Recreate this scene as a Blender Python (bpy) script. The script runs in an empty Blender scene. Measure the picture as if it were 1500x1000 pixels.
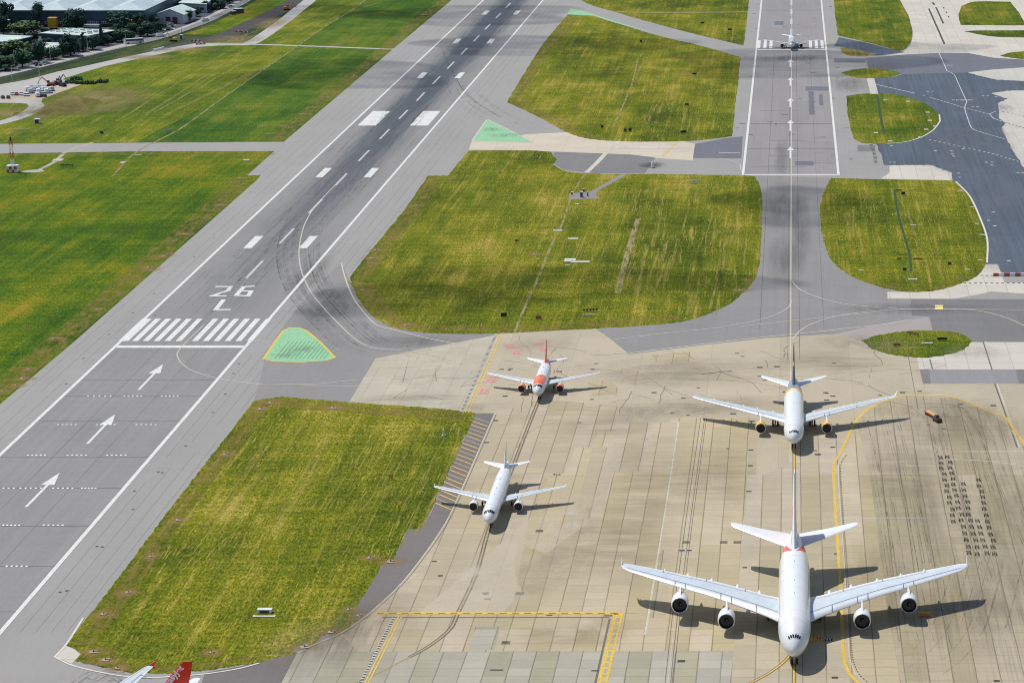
import bpy, bmesh, math, random
from mathutils import Vector, Matrix
from mathutils.geometry import tessellate_polygon
random.seed(11)
scene = bpy.context.scene
C = scene.collection
# ------------------------------------------------ camera (survey of the runway geometry)
F, HC = 3632.0, 199.5                  # focal length in photo pixels, camera height in metres
TH = math.atan(925 / F)
CS, SN = math.cos(TH), math.sin(TH)
cd = bpy.data.cameras.new('camera'); cam = bpy.data.objects.new('camera', cd); C.objects.link(cam)
cd.sensor_width = 36; cd.lens = 36 * F / 1500; cd.shift_x = -411 / 1500.0
cd.clip_start = 1; cd.clip_end = 12000
cam.location = (0, 0, HC); cam.rotation_euler = (math.pi / 2 - TH, 0, 0)
scene.camera = cam
# ------------------------------------------------ sky, sun, exposure
SUN = Vector((-3.9, 2.9, 8.0)).normalized()
w = bpy.data.worlds.new('World'); scene.world = w; w.use_nodes = True
wn = w.node_tree.nodes; bg = wn['Background']
sky = wn.new('ShaderNodeTexSky'); sky.sky_type = 'NISHITA'; sky.sun_disc = False
sky.sun_elevation = math.asin(SUN.z); sky.sun_rotation = math.atan2(SUN.x, SUN.y)
w.node_tree.links.new(sky.outputs[0], bg.inputs[0]); bg.inputs[1].default_value = 0.11
sl = bpy.data.lights.new('sun', 'SUN'); sl.energy = 4.3; sl.angle = math.radians(0.5); sl.color = (1, 0.955, 0.88)
so = bpy.data.objects.new('sun', sl); C.objects.link(so); so.location = (0, 0, 900)
so.rotation_euler = (-SUN).to_track_quat('-Z', 'Y').to_euler()
scene.view_settings.view_transform = 'Standard'; scene.view_settings.look = 'None'
scene.view_settings.exposure = 0.0; scene.view_settings.gamma = 1
scene.cycles.pixel_filter_type = 'BLACKMAN_HARRIS'; scene.cycles.filter_width = 1.05; scene.cycles.max_bounces = 5; scene.cycles.transparent_max_bounces = 16

def W(x, y, h=0.0):
    """point at height h that stands where the survey picture shows it"""
    zc = F * (HC - h) / (CS * (y + 425.0))
    return Vector(((x - 1161) * zc / F, (zc - (HC - h) * SN) / CS, h))

# ------------------------------------------------ node helper
def lin(r, g, b):
    f = lambda c: c / 12.92 if c <= .04045 else ((c + .055) / 1.055) ** 2.4
    return (f(r / 255), f(g / 255), f(b / 255), 1)
class Mat:
    def __init__(s, name, rough=.8):
        s.m = bpy.data.materials.new(name); s.m.use_nodes = True
        s.nt = s.m.node_tree; s.b = s.nt.nodes['Principled BSDF']; s.b.inputs['Roughness'].default_value = rough
        s.P = None
    def n(s, t, ins=(), out=0, **k):
        nd = s.nt.nodes.new(t)
        for a, v in k.items(): setattr(nd, a, v)
        for i, v in (ins.items() if isinstance(ins, dict) else enumerate(ins)):
            if v is None: continue
            if isinstance(v, bpy.types.NodeSocket): s.nt.links.new(v, nd.inputs[i])
            else: nd.inputs[i].default_value = v
        return nd.outputs[out]
    def pos(s):
        if s.P is None: s.P = s.n('ShaderNodeNewGeometry')
        return s.P
    def xyz(s):
        nd = s.nt.nodes.new('ShaderNodeSeparateXYZ'); s.nt.links.new(s.pos(), nd.inputs[0]); return nd.outputs
    def ma(s, op, a, b=None, clamp=False): return s.n('ShaderNodeMath', (a, b), operation=op, use_clamp=clamp)
    def mp(s, v, sc, rot=0, loc=(0, 0, 0)): return s.n('ShaderNodeMapping', {0: v, 1: loc, 2: (0, 0, rot), 3: sc})
    def noise(s, v, sc=(1, 1, 1), rot=0, det=3, ro=.55, loc=(0, 0, 0), dist=0.0):
        return s.n('ShaderNodeTexNoise', {0: s.mp(v, sc, rot, loc), 2: 1.0, 3: det, 4: ro, 8: dist})
    def mr(s, v, a, b, c=0.0, d=1.0): return s.n('ShaderNodeMapRange', (v, a, b, c, d))
    def mix(s, f, a, b, blend='MIX'):
        return s.n('ShaderNodeMix', {0: f, 6: a, 7: b}, out=2, data_type='RGBA', blend_type=blend, clamp_factor=True)
    def ramp(s, f, stops):
        nd = s.nt.nodes.new('ShaderNodeValToRGB'); s.nt.links.new(f, nd.inputs[0]); e = nd.color_ramp.elements
        e[0].position, e[0].color = stops[0]; e[1].position, e[1].color = stops[-1]
        for p, c in stops[1:-1]: q = e.new(p); q.color = c
        return nd.outputs[0]
    def col(s, c): 
        if isinstance(c, bpy.types.NodeSocket): s.nt.links.new(c, s.b.inputs['Base Color'])
        else: s.b.inputs['Base Color'].default_value = c
        return s
    def alpha(s, a): s.nt.links.new(a, s.b.inputs['Alpha']); return s
def c4(r, g, b): return (r, g, b, 1.0)
def plain(name, c, rough=.5, metal=0.0, coat=0.0, var=.12, scale=.6):
    m = Mat(name, rough); m.b.inputs['Metallic'].default_value = metal; m.b.inputs['Coat Weight'].default_value = coat
    tc = m.n('ShaderNodeTexCoord', out=3)
    f = m.noise(tc, (scale, scale, scale), det=4)
    m.col(m.mix(m.mr(f, .3, .7, 0, 1), c4(*[x * (1 - var) for x in c]), c4(*[min(1, x * (1 + var)) for x in c])))
    return m.m

# ------------------------------------------------ ground materials
def grass_mat(name, dark, mid, yel, dry, seed, ybias=0.0, streak=.55, rot=0.0):
    m = Mat(name, .95); m.b.inputs['Specular IOR Level'].default_value = .08; P = m.pos(); L = (seed * 31.7, seed * 17.3, 0)
    big = m.noise(P, (1 / 62, 1 / 150, 1), rot, 4, .6, L)
    mdm = m.noise(P, (1 / 17, 1 / 34, 1), rot, 4, .62, L)
    st = m.noise(P, (1 / 1.9, 1 / 75, 1), rot, 3, .6, L)
    st2 = m.noise(P, (1 / 6.5, 1 / 160, 1), rot, 3, .55, L)
    cross = m.noise(P, (1 / 34, 1 / 3.2, 1), rot, 3, .6, L)
    fine = m.noise(P, (1 / 1.1, 1 / 2.2, 1), rot, 6, .85, L)
    v = m.ma('ADD', m.ma('MULTIPLY', big, .8), m.ma('MULTIPLY', mdm, .65))
    v = m.ma('ADD', v, m.ma('MULTIPLY', st2, .25)); v = m.ma('ADD', v, m.ma('MULTIPLY', cross, .32))
    v = m.ma('ADD', v, m.ma('MULTIPLY', fine, .95)); v = m.ma('ADD', v, m.ma('MULTIPLY', st, .3))
    v = m.mr(v, 1.38 - ybias, 1.90 - ybias, 0, 1)
    c = m.ramp(v, [(0, c4(*dark)), (.45, c4(*mid)), (.78, c4(*yel)), (1, c4(*dry))])
    sk = m.ma('MULTIPLY', m.mr(st, .55, .7, 0, 1), m.mr(mdm, .42, .6, 0, streak))
    c = m.mix(sk, c, c4(*dry))
    fl = m.ma('MULTIPLY', m.mr(m.noise(P, (1 / .5, 1 / 12.0, 1), rot, 3, .8, (5, L[1], 0)), .56, .66, 0, 1), m.mr(m.noise(P, (1 / 22, 1 / 40, 1), rot, 3, .6, (L[0], 4, 0)), .38, .58, .12, streak + .15))
    c = m.mix(fl, c, c4(*[q * 1.02 for q in dry]))
    dk = m.mr(m.noise(P, (1 / .5, 1 / 1.5, 1), rot, 3, .85, (3, 7, 0)), .36, .62, .35, 1.35)
    c = m.mix(1.0, c, m.n('ShaderNodeCombineColor', (dk, dk, dk)), 'MULTIPLY')
    return m.col(c).m
GR_L = grass_mat('grass_lush', (.018, .056, .003), (.060, .125, .004), (.165, .175, .006), (.27, .19, .02), 1, 0.0, .25)
GR_Y = grass_mat('grass_pale', (.035, .072, .004), (.090, .138, .006), (.195, .20, .010), (.32, .275, .06), 3, .01, .5)
GR_G = grass_mat('grass_deep', (.018, .054, .006), (.045, .110, .008), (.11, .155, .013), (.2, .18, .03), 4, 0, .15)
GR_C = grass_mat('grass_mown', (.032, .056, .003), (.098, .128, .005), (.195, .192, .010), (.34, .265, .06), 2, .015, .8)
GR_N = grass_mat('grass_near', (.028, .050, .003), (.095, .125, .005), (.195, .192, .010), (.35, .285, .06), 5, .01, .8)
GR_I = grass_mat('grass_island', (.022, .045, .003), (.068, .115, .005), (.16, .17, .010), (.30, .22, .05), 7, .0, .6)
GR_D = grass_mat('grass_dry', (.06, .065, .012), (.13, .12, .02), (.22, .18, .04), (.34, .25, .10), 9, .1, .5)
GR_B = grass_mat('grass_bank', (.015, .035, .012), (.035, .06, .02), (.07, .09, .03), (.13, .11, .07), 12, -.03, .2, .9)

def asphalt_mat(name, base, amp=.16, rot=0.0, seed=0, tint=(1, 1, 1), patch=.0, rubber=False, wear=0.25):
    m = Mat(name, .82); P = m.pos(); L = (seed * 13.1, seed * 7.7, 0)
    a = m.noise(P, (1 / 26, 1 / 70, 1), rot, 5, .6, L)
    b = m.noise(P, (1 / 1.6, 1 / 95, 1), rot, 3, .6, L)
    f = m.noise(P, (1 / .9, 1 / 2.6, 1), rot, 5, .85, L)
    g = m.noise(P, (1 / 60, 1 / 4.5, 1), rot, 3, .6, L)
    v = m.ma('ADD', m.ma('MULTIPLY', a, .9), m.ma('MULTIPLY', b, wear * 2)); v = m.ma('ADD', v, m.ma('MULTIPLY', f, .9))
    v = m.ma('ADD', v, m.ma('MULTIPLY', g, .35))
    mid = (.9 + wear * 2 + .9 + .35) * .5
    v = m.mr(v, mid - .42, mid + .42, 1 - amp, 1 + amp)
    if patch:
        bt = m.n('ShaderNodeTexBrick', {0: m.mp(P, (1, 1, 1), 0, (seed, seed * 3, 0)), 1: c4(1 - patch, 1 - patch, 1 - patch * .9), 2: c4(1 + patch, 1 + patch, 1 + patch), 3: c4(.82, .82, .82), 4: 1.0, 5: .10, 6: .3, 8: 7.6, 9: 62.0})
    c = m.n('ShaderNodeCombineColor', (m.ma('MULTIPLY', v, base * tint[0]), m.ma('MULTIPLY', v, base * tint[1]), m.ma('MULTIPLY', v, base * tint[2])))
    if patch: c = m.mix(1.0, c, bt, 'MULTIPLY')
    if rubber:
        x, y, _ = m.xyz(); u = m.ma('ABSOLUTE', m.ma('ADD', x, 197.9))
        wv = m.noise(P, (1 / 9, 1 / 120, 1), 0, 3, .6)
        u2 = m.ma('ADD', u, m.ma('MULTIPLY', m.ma('SUBTRACT', wv, .5), 7))
        lat = m.mr(u2, 7.5, 15.5, 1, 0); latc = m.mr(u2, 4, 8.5, 1, 0)
        yy = m.mr(y, 800, 2300, 0, 1)
        g = lambda t: c4(t, t, t)
        lon = m.ramp(yy, [(0, g(0)), (.07, g(.38)), (.14, g(.8)), (.22, g(1)), (.30, g(1)), (.37, g(1)), (.56, g(1)), (.7, g(.8)), (1, g(.2))])
        s1 = m.mr(m.noise(P, (1 / .65, 1 / 85, 1), 0, 4, .75), .36, .62, .05, 1)
        s2 = m.mr(m.noise(P, (1 / 2.2, 1 / 40, 1), 0, 3, .6, (9, 0, 0)), .3, .6, .3, 1)
        sv = m.mr(m.noise(P, (1 / 3.5, 1 / 110, 1), 0, 4, .65, (2, 3, 0)), .35, .6, .62, 1); solid = m.ma('MULTIPLY', m.mr(y, 930, 1330, .22, .97), sv)
        pat = m.ma('MAXIMUM', m.ma('MULTIPLY', s1, s2), m.ma('MULTIPLY', solid, m.mr(u2, 8, 14, 1, 0)))
        k = m.ma('MULTIPLY', m.ma('MULTIPLY', lat, lon), pat)
        k = m.ma('ADD', k, m.ma('MULTIPLY', m.ma('MULTIPLY', latc, lon), .34), True)
        c = m.mix(m.ma('MULTIPLY', k, .92), c, c4(.030, .042, .062))
        e1 = m.mr(m.noise(P, (1 / .5, 1 / 60, 1), 0, 4, .8, (3, 3, 0)), .5, .62, 0, 1); e1 = m.ma('MULTIPLY', m.ma('MULTIPLY', e1, m.mr(u, 10, 19, 1, 0)), m.ma('MULTIPLY', lon, .6)); c = m.mix(e1, c, c4(.035, .04, .05))
    return m.col(c).m
AS_SH = asphalt_mat('asphalt_shoulder', .240, .13, tint=(1.035, 1, .955), seed=1)
AS_RW = asphalt_mat('asphalt_runway', .188, .19, tint=(1.02, 1, .97), seed=2, rubber=True, wear=.35)
AS_RN = asphalt_mat('asphalt_second_runway', .205, .13, tint=(1.04, .985, .985), seed=3, patch=.05)
AS_TX = asphalt_mat('asphalt_taxiway', .188, .17, tint=(1.03, .99, .96), seed=4)
AS_TD = asphalt_mat('asphalt_dark', .14, .2, tint=(1.02, 1, 1.0), seed=5, rot=1.2)
AS_BL = asphalt_mat('asphalt_new', .064, .42, tint=(.76, 1.06, 1.5), seed=6, rot=.35, wear=.7)
AS_MB = asphalt_mat('asphalt_mid', .115, .18, tint=(.92, .98, 1.18), seed=8, rot=1.57)
AS_BR = asphalt_mat('asphalt_brown', .115, .18, tint=(1.12, .98, .95), seed=9)
AS_RD = asphalt_mat('road_surface', .33, .12, tint=(1, .97, .93), seed=10)

def slab_mat(name, base, amp=.14, bw=5.07, bh=20.3, seed=0, var=.06, joint=.55, stain=.35, streak=0.0, rot=0.0, jw=.16, cross=.3):
    m = Mat(name, .85); P = m.pos(); L = (seed * 5.3, seed * 9.1, 0)
    bh0 = bh; bh = min(bh, 4.7) if bw < 6 else bh; wob = m.ma('MULTIPLY', m.ma('SUBTRACT', m.noise(P, (1 / 3, 1 / 9, 1), 0, 2, .5), .5), .22)
    X0, Y0, _ = m.xyz(); PX = m.n('ShaderNodeCombineXYZ', (m.ma('ADD', X0, wob), Y0, 0.0))
    k1 = tuple([b * (1 - var) for b in base]) + (1,); k2 = tuple([b * (1 + var) for b in base]) + (1,)
    br = m.n('ShaderNodeTexBrick', {0: m.mp(PX, (1, 1, 1), rot, (seed * 1.3, seed * 4.0, 0)), 1: k1, 2: k2, 3: c4(*[b * (joint if bw >= 6 else .84) for b in base]), 4: 1.0, 5: jw, 6: .25, 7: 0.0, 8: bw, 9: bh}, offset=0.0)
    a = m.noise(P, (1 / 30, 1 / 45, 1), 0, 6, .65, L)
    f = m.noise(P, (1 / .8, 1 / 1.4, 1), 0, 5, .75, L)
    h = m.noise(P, (1 / 9, 1 / .55, 1), 0, 3, .6, L)
    v = m.ma('ADD', m.ma('MULTIPLY', a, .9), m.ma('MULTIPLY', f, .5)); v = m.ma('ADD', v, m.ma('MULTIPLY', h, .45))
    v = m.mr(v, .55, 1.3, 1 - amp, 1 + amp)
    c = m.mix(1.0, br, m.n('ShaderNodeCombineColor', (v, v, v)), 'MULTIPLY')
    thin = m.ma('MULTIPLY', m.mr(h, .60, .66, 0, 1), m.mr(m.noise(P, (1 / 14, 1 / 20, 1), 0, 2, .5, L), .4, .6, 0, cross))
    c = m.mix(thin, c, c4(base[0] * .55, base[1] * .52, base[2] * .48))
    if bw < 6:
        jl = m.ma('FRACT', m.ma('DIVIDE', m.ma('ADD', m.ma('ADD', X0, wob), seed * 1.3), bw)); jl = m.ma('LESS_THAN', jl, .042)
        jl = m.ma('MULTIPLY', jl, m.mr(m.noise(P, (1 / 9, 1 / 25, 1), 0, 3, .6, (6, 1, 0)), .3, .6, .35, .9))
        c = m.mix(jl, c, c4(base[0] * .42, base[1] * .38, base[2] * .34))
        tn = m.n('ShaderNodeTexWhiteNoise', {0: m.n('ShaderNodeCombineXYZ', (m.ma('FLOOR', m.ma('DIVIDE', m.ma('ADD', X0, seed * 1.3), bw)), m.ma('FLOOR', m.ma('DIVIDE', Y0, 58.0)), 0.0))}, noise_dimensions='3D')
        tv = m.mr(tn, 0, 1, .88, 1.07); c = m.mix(1.0, c, m.n('ShaderNodeCombineColor', (tv, tv, m.ma('MULTIPLY', tv, tv))), 'MULTIPLY')
    sp = m.mr(m.noise(P, (1 / 16, 1 / 34, 1), 0, 6, .7, (L[1] + 5, 2, 0)), .52, .75, 0, stain)
    c = m.mix(sp, c, c4(base[0] * .55, base[1] * .53, base[2] * .52))
    if streak:
        s = m.mr(m.noise(P, (1 / .75, 1 / 60, 1), .03, 4, .7, L), .5, .64, 0, 1)
        s = m.ma('MULTIPLY', s, m.mr(m.noise(P, (1 / 26, 1 / 60, 1), 0, 4, .6, (4, 8, 0)), .36, .6, .15, streak))
        c = m.mix(s, c, c4(base[0] * .33, base[1] * .32, base[2] * .34))
    return m.col(c).m
SL_A = slab_mat('concrete_apron', (.375, .318, .222), seed=1)
SL_T = slab_mat('concrete_tan', (.400, .335, .222), seed=2, stain=.22, cross=.55)
SL_U = slab_mat('concrete_upper', (.375, .325, .235), .15, 22, 40, seed=3, joint=.85, stain=.25, jw=.12, cross=.35)
SL_G = slab_mat('concrete_grey', (.375, .345, .265), seed=4, bw=6.2, bh=9, var=.05, stain=.5, joint=.82, cross=.5)
SL_W = slab_mat('concrete_worn', (.335, .288, .195), seed=5, bh=9.5, stain=.3, streak=.5, cross=.4)
SL_L = slab_mat('concrete_light', (.46, .43, .37), .12, 7, 12, seed=6, var=.05, joint=.75, stain=.3)
SL_P = slab_mat('concrete_pale', (.42, .405, .36), .12, 9, 18, seed=7, var=.04, joint=.8, stain=.35)
SL_O = slab_mat('concrete_old', (.32, .30, .232), .14, 5.07, 11, seed=8, var=.10, joint=.55, stain=.35)
SL_B = slab_mat('concrete_beige', (.47, .41, .32), .10, 16, 12, seed=9, var=.04, joint=.85, stain=.25)

def paint_mat(name, c, cover=.86, rough=.6):
    m = Mat(name, rough); P = m.pos()
    f = m.noise(P, (1 / .35, 1 / .9, 1), 0, 4, .8)
    k = m.mr(f, .34, .50, cover * .5, cover + .1)
    g = m.noise(P, (1 / 3.0, 1 / 7.0, 1), 0, 3, .6)
    m.col(m.mix(m.mr(g, .35, .7, 0, .25), c4(*c), c4(*[x * .7 for x in c])))
    return m.alpha(k).m
PW = paint_mat('paint_white', (.72, .72, .69), .78); PWO = paint_mat('paint_white_worn', (.66, .67, .66), .6)
PY = paint_mat('paint_yellow', (.66, .44, .05)); PYF = paint_mat('paint_yellow_faded', (.55, .46, .25), .55)
PK = paint_mat('paint_black', (.035, .032, .03), .8); PR = paint_mat('paint_red', (.72, .28, .24), .55)
PG = paint_mat('paint_green', (.24, .50, .27), .88); PGD = paint_mat('paint_green_dark', (.10, .30, .18), .6)
PLT = paint_mat('paint_cream', (.62, .58, .46), .7); PBN = paint_mat('seal_dark', (.10, .08, .065), .5)
PO = paint_mat('paint_orange', (.72, .40, .05), .95); PRD = paint_mat('paint_red_strong', (.5, .06, .03), .9)

# ------------------------------------------------ mesh helpers
def setp(o, label=None, cat=None, group=None, kind=None):
    if label: o['label'] = label
    if cat: o['category'] = cat
    if group: o['group'] = group
    if kind: o['kind'] = kind
    return o
def mesh_obj(name, verts, faces, mats, parent=None, fm=None, smooth=False):
    me = bpy.data.meshes.new(name); me.from_pydata([tuple(v) for v in verts], [], faces)
    for m in (mats if isinstance(mats, (list, tuple)) else [mats]): me.materials.append(m)
    if fm: me.polygons.foreach_set('material_index', fm)
    if smooth: me.polygons.foreach_set('use_smooth', [True] * len(faces))
    me.update(); o = bpy.data.objects.new(name, me); C.objects.link(o)
    if parent is not None: o.parent = parent
    return o
def empty(name, loc, rz=0.0):
    o = bpy.data.objects.new(name, None); C.objects.link(o); o.location = loc; o.rotation_euler = (0, 0, rz); o.empty_display_size = .5
    return o
def curve_pts(pts, closed=True, step=7.0, corner=38):
    n = len(pts); P = [Vector(p[:2]) for p in pts]; out = []
    def tang(i):
        if closed or 0 < i < n - 1:
            a = P[i] - P[i - 1]; b = P[(i + 1) % n] - P[i]
            if a.length < 1e-6 or b.length < 1e-6 or a.angle(b) > math.radians(corner): return a.normalized() if a.length else b, b.normalized() if b.length else a
            t = (a + b).normalized(); return t, t
        if i == 0: t = (P[1] - P[0]).normalized(); return t, t
        t = (P[-1] - P[-2]).normalized(); return t, t
    T = [tang(i) for i in range(n)]
    for i in range(n if closed else n - 1):
        a, b = P[i], P[(i + 1) % n]; L = (b - a).length; k = max(1, int(L / step)); ta, tb = T[i][1] * L, T[(i + 1) % n][0] * L
        for j in range(k):
            t = j / k; t2, t3 = t * t, t * t * t
            out.append(a * (2 * t3 - 3 * t2 + 1) + ta * (t3 - 2 * t2 + t) + b * (-2 * t3 + 3 * t2) + tb * (t3 - t2))
    if not closed: out.append(P[-1])
    return out
def flat(name, pts, mat, z, smooth=False, kind='structure', jag=0.0, parent=None, corner=38):
    q = curve_pts(pts, True, corner=corner) if smooth else [Vector(p[:2]) for p in pts]
    if jag:
        rr = random.Random(len(pts) * 7 + int(pts[0][0])); dense = []
        for i in range(len(q)):
            a, b = q[i], q[(i + 1) % len(q)]; k = max(1, int((b - a).length / 3.0))
            for j in range(k): dense.append(a.lerp(b, j / k))
        q = dense
    v = [W(p.x, p.y) for p in q]
    if jag:
        for p in v: p.x += rr.uniform(-jag, jag); p.y += rr.uniform(-jag, jag) * 2
    for p in v: p.z = z
    tr = tessellate_polygon([v]); fs = []
    for t in tr:
        a, b, c = (v[i] for i in t)
        fs.append(tuple(t) if (b - a).cross(c - a).z > 0 else tuple(reversed(t)))
    return setp(mesh_obj(name, v, fs, mat, parent), kind=kind if parent is None else None)
def ribbon_geo(P, wd, z, verts, faces):
    b0 = len(verts); n = len(P)
    for i in range(n):
        d = (P[min(i + 1, n - 1)] - P[max(i - 1, 0)]); d.z = 0; d = d.normalized() if d.length else Vector((0, 1, 0))
        nr = Vector((-d.y, d.x, 0)) * wd * .5
        verts += [Vector((P[i].x, P[i].y, z)) + nr, Vector((P[i].x, P[i].y, z)) - nr]
        if i: k = b0 + 2 * i; faces.append((k - 2, k - 1, k + 1, k))
def ribbon(name, pts, wd, mat, z, smooth=True, kind='structure', parent=None, off=0.0, world=False):
    P = list(pts) if world else [W(p.x, p.y) for p in (curve_pts(pts, False, 5) if smooth else [Vector(q) for q in pts])]
    if off: P = shift(P, off)
    vs, fs = [], []; ribbon_geo(P, wd, z, vs, fs)
    return setp(mesh_obj(name, vs, fs, mat, parent), kind=kind if parent is None else None)
def shift(P, off):
    Q = []
    for i in range(len(P)):
        d = (P[min(i + 1, len(P) - 1)] - P[max(i - 1, 0)]).normalized(); Q.append(P[i] + Vector((-d.y, d.x, 0)) * off)
    return Q
def dashes(name, pts, wd, mat, z, on, gap, smooth=True, off=0.0, kind='structure', world=False, start=0.0):
    P = list(pts) if world else [W(p.x, p.y) for p in (curve_pts(pts, False, 4) if smooth else [Vector(q) for q in pts])]
    if off: P = shift(P, off)
    cum = [0]
    for i in range(1, len(P)): cum.append(cum[-1] + (P[i] - P[i - 1]).length)
    def at(s):
        s = min(max(s, 0), cum[-1])
        for i in range(1, len(P)):
            if cum[i] >= s: return P[i - 1].lerp(P[i], (s - cum[i - 1]) / max(1e-6, cum[i] - cum[i - 1]))
        return P[-1].copy()
    vs, fs = [], []; s = start
    while s < cum[-1]:
        e = min(s + on, cum[-1]); ribbon_geo([at(s), at((s + e) / 2), at(e)], wd, z, vs, fs); s += on + gap
    return setp(mesh_obj(name, vs, fs, mat), kind=kind)
def decal_mat(name, c, strength, nsc=(1 / 6, 1 / 14, 1), hard=.25, lo=.3, hi=.6):
    m = Mat(name, .85); tc = m.n('ShaderNodeTexCoord', out=3)
    ln = m.n('ShaderNodeVectorMath', (tc,), out=1, operation='LENGTH')
    f = m.mr(ln, 1.0, hard, 0, 1); f = m.ma('MULTIPLY', f, m.mr(m.noise(m.pos(), nsc, 0, 5, .68), lo, hi, 0, 1))
    return m.col(c4(*c)).alpha(m.ma('MULTIPLY', f, strength)).m
def stain(name, x, y, rx, ry, mat, z=.085, rot=0.0):
    n = 28; v = [(math.cos(2 * math.pi * i / n), math.sin(2 * math.pi * i / n), 0) for i in range(n)]
    o = mesh_obj(name, v, [tuple(range(n))], mat); p = W(x, y)
    o.location = (p.x, p.y, z); o.scale = (rx, ry, 1); o.rotation_euler = (0, 0, rot); return setp(o, kind='structure')

class MB:
    """collects shapes into one mesh"""
    def __init__(s): s.v = []; s.f = []; s.m = []
    def add(s, vs, fs, mi=0):
        b = len(s.v); s.v += [Vector(v) for v in vs]; s.f += [tuple(i + b for i in f) for f in fs]; s.m += [mi] * len(fs)
    def box(s, c, d, mi=0, rz=0.0, taper=1.0, ty=None):
        x, y, z = d[0] / 2, d[1] / 2, d[2] / 2; ty = taper if ty is None else ty
        R = Matrix.Rotation(rz, 3, 'Z'); vs = []
        for sx, sy, sz in ((-1, -1, -1), (1, -1, -1), (1, 1, -1), (-1, 1, -1), (-1, -1, 1), (1, -1, 1), (1, 1, 1), (-1, 1, 1)):
            k, q = (taper, ty) if sz > 0 else (1, 1); vs.append(R @ Vector((sx * x * k, sy * y * q, sz * z)) + Vector(c))
        s.add(vs, [(0, 3, 2, 1), (4, 5, 6, 7), (0, 1, 5, 4), (1, 2, 6, 5), (2, 3, 7, 6), (3, 0, 4, 7)], mi)
    def tube(s, a, b, r0, r1=None, n=8, mi=0, cap=True):
        a, b = Vector(a), Vector(b); r1 = r0 if r1 is None else r1; d = (b - a).normalized()
        u = d.orthogonal().normalized(); w_ = d.cross(u); vs = []
        for p, r in ((a, r0), (b, r1)):
            for i in range(n): t = 2 * math.pi * i / n; vs.append(p + (u * math.cos(t) + w_ * math.sin(t)) * r)
        fs = [(i, (i + 1) % n, n + (i + 1) % n, n + i) for i in range(n)]
        if cap: fs += [tuple(reversed(range(n))), tuple(range(n, 2 * n))]
        s.add(vs, fs, mi)
    def lathe(s, o, prof, axis='Y', n=24, mi=0, sz=1.0):
        """prof: list of (along, radius) or (along, radius, material)"""
        vs = []; o = Vector(o)
        for p in prof:
            for i in range(n):
                t = 2 * math.pi * i / n; a, r = p[0], p[1]
                if axis == 'Y': vs.append(o + Vector((r * math.cos(t), a, r * math.sin(t) * sz)))
                elif axis == 'X': vs.append(o + Vector((a, r * math.cos(t), r * math.sin(t))))
                else: vs.append(o + Vector((r * math.cos(t), r * math.sin(t), a)))
        b = len(s.v); s.v += vs
        for j in range(len(prof) - 1):
            mm = prof[j + 1][2] if len(prof[j + 1]) > 2 else mi
            for i in range(n):
                s.f.append((b + j * n + i, b + j * n + (i + 1) % n, b + (j + 1) * n + (i + 1) % n, b + (j + 1) * n + i)); s.m.append(mm)
    def loft(s, rings, closed=True, mi=0, cap=True, fmat=None):
        b = len(s.v); n = len(rings[0])
        for r in rings: s.v += [Vector(p) for p in r]
        for j in range(len(rings) - 1):
            for i in range(n if closed else n - 1):
                s.f.append((b + j * n + i, b + j * n + (i + 1) % n, b + (j + 1) * n + (i + 1) % n, b + (j + 1) * n + i))
                s.m.append(fmat(j, i) if fmat else mi)
        if cap:
            s.f.append(tuple(b + i for i in reversed(range(n)))); s.m.append(mi)
            k = b + (len(rings) - 1) * n; s.f.append(tuple(k + i for i in range(n))); s.m.append(mi)
    def build(s, name, mats, parent=None, smooth=False, auto=None):
        o = mesh_obj(name, s.v, s.f, mats, parent, s.m, smooth or auto is not None)
        bm = bmesh.new(); bm.from_mesh(o.data); bmesh.ops.recalc_face_normals(bm, faces=bm.faces)
        if auto is not None:
            for e in bm.edges:
                if len(e.link_faces) == 2 and e.calc_face_angle(0) > math.radians(auto): e.smooth = False
        bm.to_mesh(o.data); bm.free(); return o

# ================================================= the ground, roads, runways, aprons
mesh_obj('ground', [(-4500, -300, 0), (4500, -300, 0), (4500, 9000, 0), (-4500, 9000, 0)], [(0, 1, 2, 3)], GR_L)['kind'] = 'structure'
flat('field_ground', [(-90, 211), (0, 210), (200, 208.5), (330, 140), (375, 109), (437, 66), (480, 36), (520, 11), (560, -20), (430, -20), (400, 30), (330, 66), (250, 76), (150, 97), (60, 130), (-90, 160)], GR_Y, .006, jag=.4)
flat('field_ground', [(200, 208.5), (416, 207.5), (576, 72), (662, 0), (700, -35), (560, -20), (520, 11), (480, 36), (437, 66), (375, 109), (330, 140)], GR_G, .006, jag=.4)
# paved field between the main runway's left edge and far right
flat('tarmac', [(-300, 881), (0, 592), (109, 500), (375, 265), (382, 257), (362, 257), (402, 221.5), (416, 207.5), (576, 72), (662, 0), (732, -60), (1700, -60),
                (1750, 700), (1750, 1100), (-300, 1100)], AS_SH, .012)
flat('crossing_road', [(-60, 212.5), (0, 211), (200, 209.3), (416, 208), (402, 221.5), (200, 221.8), (0, 225), (-60, 227)], AS_SH, .014)
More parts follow.
